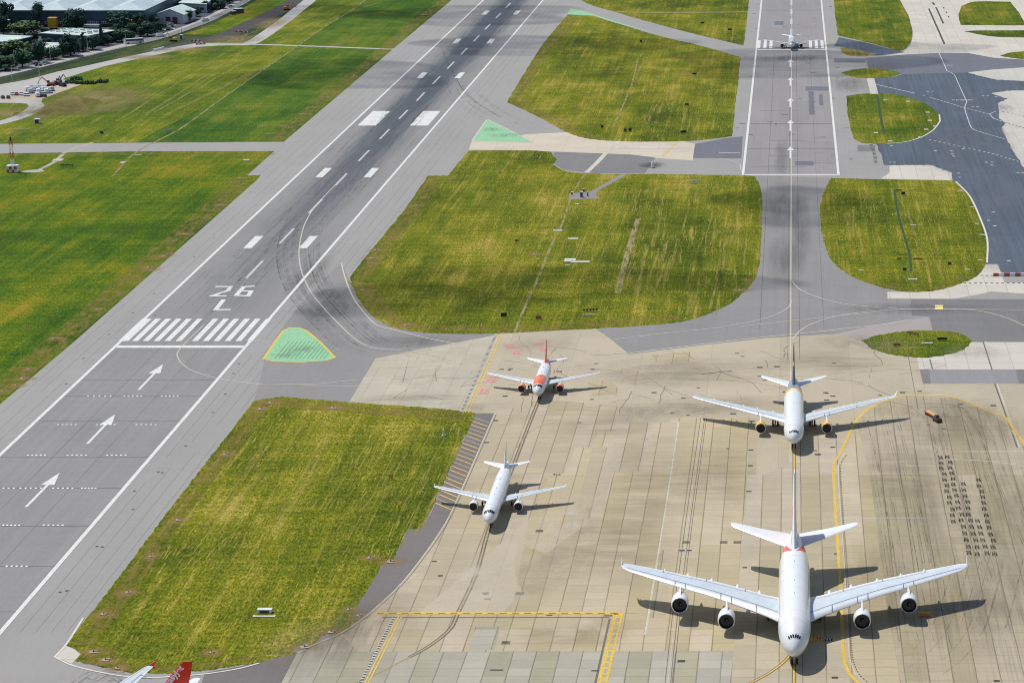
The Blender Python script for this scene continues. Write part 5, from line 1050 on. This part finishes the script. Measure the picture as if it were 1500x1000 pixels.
pk = [(245, 36, 'white'), (249.5, 35, 'silver'), (254, 34, 'white'), (258.5, 33.5, 'white'), (245, 40.5, 'white'), (249, 40, 'black'), (253, 39, 'white'), (246, 45, 'black'), (251, 44, 'white'), (238, 45.5, 'white'), (226, 40, 'white'), (222, 30.5, 'silver'), (218, 39, 'white')]
for i, (x, y, col) in enumerate(pk): car(x, y, 1.1, col, False, '%s car in the car park by the gabled unit, %s of thirteen, far row first' % (col, ORD[i]), 'cars in the estate car park')
vr = [(125 + 3.8 * i, 41) for i in range(6)]
for i, (x, y) in enumerate(vr): car(x, y, .1, 'white', True, 'white van against the warehouse wall, %s from the left' % ORD[i], 'vans by the warehouse wall')
car(56, 97.2, -1.05, 'black', False, 'black car on the road at the far left', 'traffic on the road'); car(62, 95.5, -1.05, 'white', False, 'white car following the black one on the road', 'traffic on the road')
car(235, 54, -1.0, 'white', True, 'white van on the road just ahead of the coach', 'traffic on the road'); car(300.5, 31.5, -.85, 'white', True, 'tall white van on the road near the car park entrance', 'traffic on the road'); car(338, 11, -.8, 'silver', False, 'silver car on the road near the top edge', 'traffic on the road')
def vehicle_root(name, x, y, rz, label, cat, group='traffic on the road', z=.06): p = W(x, y); t = empty(name, (p.x, p.y, z), rz); return setp(t, label, cat, group)
t = vehicle_root('coach', 196, 64, -1.02, 'long white coach with a dark window band on the road', 'coach')
m = MB(); m.box((0, 0, 1.75), (2.5, 12, 2.7), 0, 0, .96, .99); m.build('body', CARP['white'], t); m = MB(); m.box((0, .1, 2.25), (2.56, 11.2, 1.1)); m.build('window_band', GLZ, t)
for sy in (-3.8, 3.9):
    for sx in (-1, 1): m = MB(); m.lathe((sx * 1.1 - .15, sy, .5), [(0, .05), (0, .5), (.3, .5), (.3, .05)], axis='X', n=14); m.build('wheel', TYR, t, smooth=True)
YLB = plain('paint_container_yellow', (.62, .36, .015), .5)
for x, y, s, lb in ((78, 42, (5.6, 4, 6.2), 'tall yellow box trailer between trees before the warehouse'), (193, 41.5, (5, 3, 4.4), 'low yellow container behind the big dark tree')):
    t = vehicle_root('box_trailer', x, y, 0, lb, 'trailer', 'box trailers in the estate'); m = MB(); m.box((0, 0, s[2] / 2 + .9), s); m.build('box_body', YLB, t); m = MB(); m.box((0, 0, .7), (s[0] * .8, s[1] * .95, .3)); m.build('chassis', STL, t)
    for sx in (-1, 1): m = MB(); m.lathe((sx * s[0] * .36, 0, .5), [(-.15, .05), (-.15, .5), (.15, .5), (.15, .05)], axis='X', n=12); m.build('wheel', TYR, t)
def excavator(x, y, rz, paint, label):
    t = vehicle_root('excavator', x, y, rz, label, 'excavator', 'excavators at the road works')
    for sx in (-1, 1): m = MB(); m.box((sx * 1.15, 0, .45), (.6, 4.2, .9), 0, 0, 1, .8); m.build('track', BLK, t)
    m = MB(); m.box((0, -.4, 1.5), (2.6, 3.6, 1.2), 0, 0, .95); m.build('body', paint, t); m = MB(); m.box((-.7, 1.0, 2.4), (1.1, 1.5, 1.5), 0, 0, .85); m.build('cab', GLZ, t)
    m = MB(); m.tube((.3, 1.2, 1.9), (.3, 4.2, 5.0), .32, .24); b = m.build('boom', paint, t); m = MB(); m.tube((.3, 4.2, 5.0), (.3, 6.3, 2.4), .24, .16); m.build('stick', paint, b); m = MB(); m.box((.3, 6.3, 1.9), (1.1, .9, 1.0), 0, 0, .6); m.build('bucket', STL, b)
EXO = plain('plant_orange', (.55, .17, .04), .5); EXY = plain('plant_yellow', (.6, .38, .03), .5); EXD = plain('plant_dark', (.05, .04, .06), .5)
excavator(74, 126, 1.9, EXO, 'bright orange excavator behind the parked vehicles'); excavator(84, 124, -.6, EXD, 'dark excavator with raised arm right of the orange one'); excavator(92, 126.5, .7, EXD, 'dark excavator at the right end of the works compound')
excavator(420, 15, -1.1, EXO, 'excavator with a long orange arm by the dark ditch at the top'); excavator(254, 61, 1.2, EXY, 'yellow excavator beside the road works verge')
# barriers, bags
RDP = plain('barrier_red', (.5, .08, .05), .5); WTP = plain('barrier_white', (.75, .75, .73), .5)
def barrier(x, y, rz, label, n=4, group='works barriers', u=1.2, h=.9, d=.45):
    t = vehicle_root('barrier', x, y, rz, label, 'barrier', group)
    for i in range(n): m = MB(); m.box(((i - (n - 1) / 2) * u, 0, h / 2), (u * .96, d, h), 0, 0, 1, .6); m.build('barrier_block', RDP if i % 2 == 0 else WTP, t)
for i, (x, y, r_) in enumerate([(287, 61, .3), (292, 63.5, .2), (294, 65.5, .5), (352, 47, .4), (360, 48, -.2)]): barrier(x, y, r_, 'red and white works barrier beside the perimeter road, %s from the left' % ORD[i], 5)
for i, x in enumerate((1463, 1479, 1495, 1511)): 
    barrier(x + (0 if 1 else 0), 404.5, 0, 'red and white water-filled barrier across the new asphalt, %s from the left' % ORD[i], 2, 'barriers across the new asphalt', 2.05, 1.1, .8)
for i in range(5):
    p = W(226 + i * 3.2, 75.5 - i * .75); m = MB(); m.box((0, 0, .7), (1.6, 1.6, 1.4), 0, .3, .8); o = m.build('bulk_bag', WTP); o.location = (p.x, p.y, .05); setp(o, 'white bulk bag in the row below the road, %s from the left' % ORD[i], 'bag', 'bulk bags by the verge')
# lamps, fence
LMP = [(33, 97, 9), (115.5, 80, 9), (128.5, 76.5, 10), (74, 92, 9), (184.5, 67, 8), (266, 48, 8), (58, 115, 7), (18, 120, 7)]
lp = None
for i, (x, y, h) in enumerate(sorted(LMP)):
    p = W(x, y)
    if lp is None:
        t = empty('street_lamp', (p.x, p.y, 0)); m = MB(); m.tube((0, 0, 0), (0, 0, 9), .16, .09); a = m.build('pole', CRM, t); m = MB(); m.tube((0, 0, 9), (1.6, -.4, 9.3), .07); m.box((1.8, -.45, 9.3), (.9, .35, .16)); b = m.build('lamp_head', CRM, t); lp = (t, a, b)
    else:
        t = lp[0].copy(); C.objects.link(t)
        for ch in lp[1:]: c = ch.copy(); C.objects.link(c); c.parent = t
    t.location = (p.x, p.y, 0); setp(t, 'white street lamp by the road, %s from the left' % ORD[i], 'street lamp', 'street lamps along the road')
def chain_fence(name, pts, h, label, postgap=7.5):
    P = [W(p.x, p.y) for p in curve_pts(pts, False, 5)]; o = P[0].copy(); t = empty(name, o); setp(t, label, 'fence', 'fences by the road')
    m = Mat('chain_link', .5); m.col(c4(.20, .24, .24)); x, y, z = m.xyz(); f = m.ma('FRACT', m.ma('MULTIPLY', m.ma('ADD', x, y), 1.7)); f2 = m.ma('FRACT', m.ma('MULTIPLY', z, 2.4)); m.alpha(m.ma('MAXIMUM', m.ma('LESS_THAN', f, .3), m.ma('LESS_THAN', f2, .25)))
    vs, fs = [], []
    for i, p in enumerate(P):
        q = p - o; vs += [(q.x, q.y, .05), (q.x, q.y, h)]
        if i: fs.append((2 * i - 2, 2 * i, 2 * i + 1, 2 * i - 1))
    mesh_obj('mesh_panel', vs, fs, m.m, t)
    acc = 0
    for i in range(1, len(P)):
        acc += (P[i] - P[i - 1]).length
        if acc > postgap: acc = 0; q = P[i] - o; k = MB(); k.tube((q.x, q.y, 0), (q.x, q.y, h + .15), .07, .07, 6); k.build('post', STL, t)
chain_fence('chain_fence', [(200, 66), (228, 60.5), (262, 50), (300, 35.5), (330, 20.5), (352, 8), (378, -10)], 2.6, 'grey chain-link fence along the airfield side of the road', 9)
chain_fence('chain_fence', [(-60, 134), (0, 122), (60, 105), (120, 89), (186, 73)], 2.4, 'wire fence on posts along the verge at the left edge', 12)

# ================================================= airfield equipment
# red and white mast with its hut
t = vehicle_root('radio_mast', 19, 252, 0, 'red and white lattice mast rising from a chequered hut on the left grass', 'mast', 'navigation equipment', 0.0)
m = MB(); m.box((0, 0, 1.4), (4.6, 3.2, 2.8)); hut = m.build('hut', WTP, t)
for i in range(4):
    for j in range(2):
        if (i + j) % 2 == 0: m = MB(); m.box((-1.75 + i * 1.16, -1.62, .7 + j * 1.35), (1.12, .08, 1.3)); m.build('red_panel', RDP, hut)
m = MB(); m.box((0, 0, 2.95), (4.9, 3.5, .25)); m.build('hut_roof', LGR, t)
for k, (za, zb) in enumerate(((3, 6), (6, 9), (9, 12), (12, 14))):
    m = MB(); w_ = .62
    for a_ in range(4):
        s1, s2_ = ((-1, -1), (1, -1), (1, 1), (-1, 1))[a_], ((-1, -1), (1, -1), (1, 1), (-1, 1))[(a_ + 1) % 4]
        m.tube((s1[0] * w_, s1[1] * w_, za), (s1[0] * w_, s1[1] * w_, zb), .09); m.tube((s1[0] * w_, s1[1] * w_, za), (s2_[0] * w_, s2_[1] * w_, (za + zb) / 2), .06); m.tube((s2_[0] * w_, s2_[1] * w_, (za + zb) / 2), (s1[0] * w_, s1[1] * w_, zb), .06)
    m.build('lattice_section', [WTP, RDP][k % 2], t)
m = MB(); m.tube((0, 0, 14), (0, 0, 15.8), .45, .4); m.build('antenna', plain('antenna_brown', (.12, .03, .02), .6), t)
def antenna_row(x, y, n, gap, label, hh=1.6, rz=0.0, mat=LGR):
    t = vehicle_root('antenna_array', x, y, rz, label, 'antenna array', 'navigation equipment', .06)
    for i in range(n): u = (i - (n - 1) / 2) * gap; m = MB(); m.tube((u, 0, 0), (u, 0, hh), .09); m.box((u, 0, hh), (gap * .62, .3, .5)); m.build('antenna_element', mat, t)
    m = MB(); m.box((0, .2, hh * .6), ((n - 1) * gap, .12, .12)); m.build('cross_beam', PBNM, t)
PBNM = plain('frame_dark', (.06, .055, .05), .7)
antenna_row(30, 195, 9, 1.1, 'row of pale antenna elements on the grass behind the mast'); antenna_row(98, 246.5, 6, 1.0, 'row of dark antenna frames on the grass right of the mast', 1.5, 0, PBNM)
antenna_row(1019, 269, 6, 1.0, 'row of white frames near the far edge of the central field', 1.5, .35); antenna_row(865, 457, 5, 1.1, 'row of small dark frames near the bottom of the central field', .9, .2, PBNM); antenna_row(862, 464.5, 4, 1.2, 'short row of white frames below the dark frames', .7, .1)
def sign(x, y, rz, w_, h, face, label, trim=EXY, group='airfield guidance signs'):
    t = vehicle_root('guidance_sign', x, y, rz, label, 'sign', group, .05)
    m = MB(); m.box((0, 0, .3 + h / 2), (w_, .32, h)); b = m.build('sign_box', PBNM, t); m = MB(); m.box((0, -.18, .3 + h / 2), (w_ * .94, .05, h * .86)); m.build('sign_face', face, b)
    for s in (-1, 1): m = MB(); m.box((s * w_ * .35, 0, .15), (.12, .12, .3)); m.build('leg', STL, t)
SFK = plain('sign_black', (.02, .02, .02), .4); SFY = plain('sign_yellow', (.62, .42, .03), .4); SFO = plain('sign_brown', (.35, .14, .05), .5)
sg = [(738, 464.5, .3, 2.0, 1.2, SFK, 'black airfield sign at the bottom left of the central field'), (1001, 195.5, .5, 3.0, 1.1, SFK, 'black airfield sign near the bottom edge of the upper field, by the beige crossing'), (1017, 110, .1, 2.2, .9, SFK, 'small black airfield sign in the middle right of the upper field'),
      (1006, 155, -.2, 2.2, .9, SFK, 'small black airfield sign right of a bare patch in the upper field'), (1029, 35.5, .1, 2.4, 1, SFK, 'black airfield sign in the top field, the left of two'), (1069, 45, 0, 2.6, 1, SFK, 'black airfield sign in the top field, the right of two'), (939, 62.5, .9, 1.6, 1.4, SFK, 'small airfield sign near the top edge of the upper field'),
      (882, 188, .9, 1.6, 1.2, SFK, 'small sign at the bottom of the upper field, left of a pair'), (916, 193, .9, 1.4, 1.2, SFK, 'left sign of a pair at the bottom of the upper field'), (923, 193, .9, 1.8, 1.5, SFK, 'right sign of a pair at the bottom of the upper field'),
      (149, 197, -.7, 2.6, 1.3, SFK, 'airfield sign on the left grass above the crossing road'), (246, 192.5, .5, 1.8, 1.2, WTP, 'small white-faced sign beside the footpath in the left field'), (1323, 286, 0, 1.6, 1.1, SFK, 'small black sign at the top of the ditch in the round right field'),
      (1325, 397, 0, 1.4, .9, SFK, 'small black sign at the bottom end of the ditch'), (1380, 499, 0, 3.2, .8, SFK, 'long low black sign on the oval island'), (1314, 507.5, .15, 2.2, .8, SFO, 'brown sign on the left part of the oval island'), (1338, 490.5, -.75, 4.4, .6, SFO, 'long slanting brown sign at the top of the oval island'),
      (789, 467.5, .1, 1.9, .9, RDP, 'red-faced sign near the bottom of the central field'), (573, 702, .3, 1.0, 1.1, SFY, 'small yellow box sign alone in the near field'), (1345, 381, .02, 3.4, .5, SFO, 'orange-brown low sign right of the ditch'), (1317, 380.5, 0, 1.6, .5, SFO, 'orange-brown low sign left of the ditch'),
      (1316, 279.5, .02, 2.2, .4, SFO, 'orange-brown low sign above the ditch'), (1391, 388.5, .0, 1.2, .9, SFK, 'tiny dark sign near the lower right of the round right field'), (757, 355, .1, 1.4, .8, SFO, 'small brown sign at the left of the central field')]
for a in sg: sign(*a)
# white slabs, cabinets
def slab(x, y, a, b, label, h=.22, rz=0.0, mat=None):
    p = W(x, y); m = MB(); m.box((0, 0, h / 2), (a, b, h), 0, 0, .98); m.box((0, b * .1, h + .06), (a * .8, b * .2, .12)); o = m.build('concrete_slab', mat or CONC); o.location = (p.x, p.y, .05); o.rotation_euler = (0, 0, rz); setp(o, label, 'slab', 'concrete slabs in the grass')
for a in [(817, 338, 3.6, 2.6, 'upper of two pale slabs beside the central footpath'), (839.5, 350, 3.8, 2.6, 'pale slab just below and right of the upper one'), (835, 381.5, 4.2, 5.5, 'largest pale slab in the central field, left half'), (850, 384, 7.0, 2.6, 'largest pale slab in the central field, long right half'), (831, 389, 1.8, 1.2, 'tiny pale slab under the largest ones'),
          (1338, 330.5, 2.2, 1.5, 'small pale slab right of the ditch'), (1337, 409.5, 3.2, 2.0, 'pale slab at the bottom of the round right field'), (180, 238.5, 2.2, 3.4, 'pale slab left of the footpath in the left field'), (202, 228, 3.2, 1.4, 'thin pale slab crossing the footpath'), (361, 235, 2.8, 3.0, 'pale slab near the right end of the left field'),
          (85, 235, 4.6, 5.0, 'large grey slab on the track by the mast'), (845, 299.5, 1.6, 2, 'small pale slab below the service pad'), (387, 903, 5.2, 1.0, 'long pale slab in front of the white slatted cabinet'), (1358, 503, 3.6, 1.2, 'row of pale stones on the oval island'), (1280, 79.5, 3.0, 1.2, 'pale slab on the tiny far island'),
          (1407, 148.5, .1, .1, 'pale stub on the new asphalt')][:-1]: slab(*a)
for a in [(1297, 147), (1330, 149), (1359, 165), (1362, 177), (1370, 185.5), (1357, 190), (1348, 201.5), (1304, 207), (1283, 195)]:
    slab(a[0], a[1], 2.0, 3.0, 'pale light base near the rim of the right island at photo height %d' % a[1], .15)
for a in [(1407, 280.5), (1424, 303.5), (1431, 328), (1438, 344), (1436, 381), (1262, 396), (1417, 395)]: slab(a[0], a[1], 1.6, 1.4, 'pale light base near the right rim of the round field, at photo height %d' % a[1], .12)
def cabinet(x, y, s, mat, label, rz=0.0, pole=0):
    t = vehicle_root('equipment_cabinet', x, y, rz, label, 'cabinet', 'equipment cabinets', .07)
    m = MB(); m.box((0, 0, s[2] / 2), s); b = m.build('cabinet_body', mat, t); m = MB(); m.box((0, 0, s[2] + .06), (s[0] * 1.08, s[1] * 1.08, .12)); m.build('lid', LGR, t); m = MB(); m.box((0, -s[1] / 2 - .02, s[2] / 2), (s[0] * .7, .04, s[2] * .75)); m.build('door', PBNM, b)
    if pole: m = MB(); m.tube((s[0] * .3, 0, s[2]), (s[0] * .3, 0, s[2] + pole), .08); m.build('pole', STL, t)
cabinet(852, 289, (1.3, 1.4, 2.3), LGR, 'dark-doored cabinet in the middle of the service pad'); cabinet(855, 281, (.7, .8, 1.1), PBNM, 'small cabinet with a tall pole on the service pad', 0, 3.0); cabinet(838, 285, (.8, 1, 1), LGR, 'small grey cabinet at the left corner of the service pad')
cabinet(861, 287.5, (.5, .6, 1.6), PBNM, 'thin dark cabinet at the right of the service pad'); cabinet(388, 897, (3.1, 1.3, .8), WTP, 'wide white slatted cabinet in the near field'); cabinet(55, 181, (2.6, 2, 2.2), LGR, 'grey cabinet with a pole below the loop road', 0, 2.2); cabinet(350, 19.5, (6, 4, 3), plain('cabin_teal', (.03, .16, .18), .5), 'teal site cabin on the verge beside the road', .7)
cabinet(342, 21.5, (3, 3, 2.2), PBNM, 'dark site cabin left of the teal one', .7); cabinet(266, 58.5, (1.6, 1.6, 3.0), LGR, 'grey kiosk beside the road works')
t = vehicle_root('marker_post', 650, 638, 0, 'white upright marker standing in the near field', 'marker', 'marker posts', .06); m = MB(); m.box((0, 0, .1), (1, 1, .2)); m.build('base', CONC, t); m = MB(); m.tube((0, 0, .2), (0, 0, 1.9), .28, .2, 12); m.build('post', WTP, t)
t = vehicle_root('marker_post', 956, 246, 0, 'white round-topped post on the crossing taxiway', 'marker', 'marker posts', .05); m = MB(); m.lathe((0, 0, 0), [(0, .8), (.3, .75), (1.2, .7), (2.2, .6), (2.8, .4), (3.05, .02)], axis='Z', n=20); m.build('dome', WTP, t, smooth=True); m = MB(); m.lathe((0, 0, 0), [(0, 1.0), (.12, 1.0), (.12, .7)], axis='Z', n=20); m.build('base', PBNM, t)
# edge light pads set in the grass beside the pavements
EDG = [(340, 267), (353, 261), (322, 301), (272, 343), (247, 373), (241, 375), (219, 392), (223, 395.5), (144, 453), (80, 496), (43, 541), (34, 555), (24, 565), (5, 574), (475, 142), (443, 167), (520, 112), (535, 97), (582, 55), (598, 39), (621, 22), (396, 196), (386, 185), (414, 185),
       (331, 666), (262, 762), (222, 815), (188, 868), (152, 900), (137, 955), (155, 967), (172, 979), (310, 956), (383, 599), (489, 598), (398, 590), (662, 262), (611, 301), (574, 348), (551, 367), (545, 378), (547, 386), (516, 414), (532, 425), (531, 446), (596, 477), (836, 26), (826, 41), (815, 58), (795, 89),
       (771, 122), (757, 137), (755, 143), (765, 149), (831, 178), (543, 817), (572, 823), (512, 893), (526, 902), (485, 926), (446, 948), (784, 372), (1095, 410), (1085, 425)]
BE = decal_mat('worn_verge', (.32, .19, .05), .6, (1 / 2, 1 / 3, 1), .2, .35, .5); pad = None
fld = lambda x, y: 'left fields' if x < 420 - (y - 210) * .9 and y < 600 or (x < 640 and y < 205) else ('near field' if y > 585 and x < 640 else ('upper field' if y < 200 else 'central field'))
ctf = {}
for i, (x, y) in enumerate(sorted(EDG)):
    p = W(x, y)
    if pad is None:
        t = empty('edge_light', p); m = MB(); m.box((0, 0, .08), (1.35, 1.4, .16), 0, .15, .97); a = m.build('concrete_pad', plain('pad_concrete', (.30, .255, .21), .85, var=.25, scale=1.5), t); m = MB(); m.tube((0, 0, .16), (0, 0, .5), .12, .1); m.box((.35, .1, .18), (.5, .5, .08)); b = m.build('lamp', PBNM, t); pad = (t, a, b)
    else:
        t = pad[0].copy(); C.objects.link(t)
        for ch in pad[1:]: c = ch.copy(); C.objects.link(c); c.parent = t
    f_ = fld(x, y); ctf[f_] = ctf.get(f_, 0) + 1; k = ctf[f_]; t.location = (p.x, p.y, .06); s_ = (.8, 1, 1.25)[i % 3] * (1.25 if y < 220 else 1); t.scale = (s_, s_, 1); t.rotation_euler = (0, 0, (i * .7) % .6 - .3)
    setp(t, 'pale light pad at the edge of the %s, %s' % (f_, (ORD[k - 1] if k <= 20 else 'number %d' % k) + ' counting from the left'), 'light pad', 'edge light pads in the grass'); stain('bare_earth', x, y, 3.2 + (i % 3), 3.5, BE, .068)
# inset approach lights of the displaced threshold
dt = []
for y, segs in ((580.5, ((129, 162), (182, 207), (237, 260))), (622, ((85, 111), (142, 168), (200, 228))), (666.5, ((41, 66), (99, 126), (157, 184))), (715, ((-10, 20), (30, 60), (78, 106), (120, 140))), (769, ((-60, -20), (5, 28), (64, 92))), (829, ((-70, -40), (10, 39)))):
    for a, b in segs: dt += [(a + (b - a) * k / 4, y) for k in range(5)]
scatter_paint('inset_lights', dt, plain('light_white', (.85, .85, .85), .4), .45, .8)
scatter_paint('inset_lights', [(97, 562), (122, 525), (350, 533), (342, 547), (330, 577), (312, 604), (272, 653), (238, 692), (232, 691), (197, 719), (195, 746), (150, 801), (142, 800), (98, 865), (88, 867), (226, 430), (195, 458), (227, 462), (160, 490), (313, 348), (343, 375), (284, 376)], PK, .7, .9)
# ================================================= things standing on the apron
DK = plain('dolly_steel', (.085, .08, .07), .6, .3); DKL = plain('dolly_rail', (.34, .33, .32), .5, .4); dol = None
COLS = [((1376, 671), (1397.5, 765), 12, 'leftmost row'), ((1388.5, 670), (1419.5, 811), 17, 'second row from the left'), ((1410.5, 710), (1431.5, 812), 12, 'middle row'), ((1433, 764), (1444, 811), 6, 'short row, second from right'), ((1432.5, 704), (1458, 812), 13, 'rightmost row')]
for a, b, n, nm in COLS:
    A, B = W(*a), W(*b)
    for i in range(n):
        p = A.lerp(B, i / (n - 1))
        if dol is None:
            t = empty('baggage_dolly', p); m = MB()
            for s in (-1, 1): m.box((s * .72, 0, .5), (.14, 2.7, .14)); m.box((0, s * 1.3, .5), (1.5, .14, .14)); m.box((0, s * .45, .52), (1.4, .12, .1))
            for s in (-1, 1):
                for q in (-1, 1): m.box((s * .72, q * 1.3, .72), (.2, .2, .5))
            fr = m.build('frame', [DK, DKL], t); m = MB(); m.tube((0, 1.3, .45), (0, 2.4, .3), .07); m.tube((-.3, 1.3, .45), (0, 1.9, .38), .05); tb = m.build('towbar', DK, t); ws = []
            for s in (-1, 1):
                for q in (-1, 1): m = MB(); m.lathe((s * .62 - .09, q * .95, .24), [(0, .05), (0, .24), (.18, .24), (.18, .05)], axis='X', n=10); ws.append(m.build('wheel', TYR, t))
            dol = (t, fr, tb, *ws)
        else:
            t = dol[0].copy(); C.objects.link(t)
            for ch in dol[1:]: c = ch.copy(); C.objects.link(c); c.parent = t
        t.location = (p.x + rr.uniform(-.3, .3), p.y + rr.uniform(-.3, .3), .05); t.scale = (.66, .60, .6); t.rotation_euler = (0, 0, rr.uniform(-.12, .12)); setp(t, 'dark baggage dolly, %s from far end, %s' % (ORD[i], nm), 'baggage dolly', 'baggage dollies in rows')
t = vehicle_root('equipment_box', 1355, 902, .04, 'bright orange box in the shadow of the biggest wing', 'box', 'ground equipment', .05); m = MB(); m.box((0, 0, .42), (2.6, .85, .6)); m.build('box_body', EXO, t); m = MB(); m.box((0, .2, .76), (2.65, .4, .08)); m.build('lid', EXY, t)
for s in (-1, 1): m = MB(); m.box((s * 1.05, 0, .07), (.15, .7, .14)); m.build('skid', STL, t)
t = vehicle_root('flatbed_trailer', 1364, 609.5, .42, 'long yellow and red flatbed trailer beside the yellow apron arc', 'trailer', 'ground equipment', .05); m = MB(); m.box((0, 0, .7), (1.5, 6.6, .25)); m.build('bed', plain('bed_tan', (.50, .33, .14), .6), t)
for s in (-1, 1): m = MB(); m.box((s * .8, 0, .85), (.12, 6.6, .35)); m.build('side_rail', RDP if s < 0 else EXY, t); 
for s in (-1, 1):
    for q in (-2.2, 2.2): m = MB(); m.lathe((s * .65 - .1, q, .35), [(0, .05), (0, .35), (.2, .35), (.2, .05)], axis='X', n=12); m.build('wheel', TYR, t)
t = vehicle_root('baggage_tug', 1373, 617.5, .42, 'dark red tug at the near end of the flatbed trailer', 'tug', 'ground equipment', .05); m = MB(); m.box((0, 0, .75), (1.7, 3.0, .8), 0, 0, .95, .9); m.build('body', plain('tug_maroon', (.10, .035, .03), .5), t); m = MB(); m.box((0, .4, 1.5), (1.3, 1.2, .8), 0, 0, .8); m.build('cab', GLZ, t)
for s in (-1, 1):
    for q in (-1, 1): m = MB(); m.lathe((s * .75 - .12, q, .38), [(0, .05), (0, .38), (.24, .38), (.24, .05)], axis='X', n=12); m.build('wheel', TYR, t)
for i, (x, y) in enumerate([(1222, 655), (1197, 667.5), (1089, 831), (1368, 627)]):
    pass

# ================================================= fair-weather clouds overhead (above the camera's view), whose shadows cross the field
CM = Mat('cloud_vapour', 1.0); CM.b.inputs['Specular IOR Level'].default_value = 0; CM.col(c4(.85, .85, .87))
fc = CM.n('ShaderNodeLayerWeight', {0: .5}, out=1); ob = CM.n('ShaderNodeTexCoord', out=3)
nz = CM.mr(CM.noise(ob, (1.6, 1.6, 1.6), det=5, ro=.65), .32, .62, .0, 1)
CM.alpha(CM.ma('MULTIPLY', CM.ma('MULTIPLY', CM.mr(fc, .95, .35, 0, 1), nz), .36)); CM = CM.m
def cloud(x, y, rx, ry, i, h=620):
    g_ = W(x, y); c_ = g_ + SUN * (h / SUN.z); r = random.Random(i); bm = bmesh.new(); bmesh.ops.create_icosphere(bm, subdivisions=4, radius=1)
    ph = [r.uniform(0, 6) for _ in range(4)]
    for v in bm.verts:
        a = math.atan2(v.co.y, v.co.x); k = 1 + .14 * math.sin(3 * a + ph[0]) + .1 * math.sin(5 * a + ph[1]); v.co.x *= k; v.co.y *= k
        if v.co.z < 0: v.co.z *= .35
    me = bpy.data.meshes.new('cloud'); bm.to_mesh(me); bm.free(); me.materials.append(CM); me.polygons.foreach_set('use_smooth', [True] * len(me.polygons))
    o = bpy.data.objects.new('cloud', me); C.objects.link(o); o.location = c_; o.scale = (rx, ry, 22); setp(o, kind='stuff')
for i, a in enumerate([(690, 22, 75, 60), (800, 66, 85, 45), (1162, 300, 30, 45), (830, 412, 75, 26), (1160, 92, 75, 65), (500, 110, 60, 60), (300, 0, 60, 50), (600, 440, 40, 25), (1320, 70, 50, 30), (450, 18, 60, 40)]): cloud(*a, i)
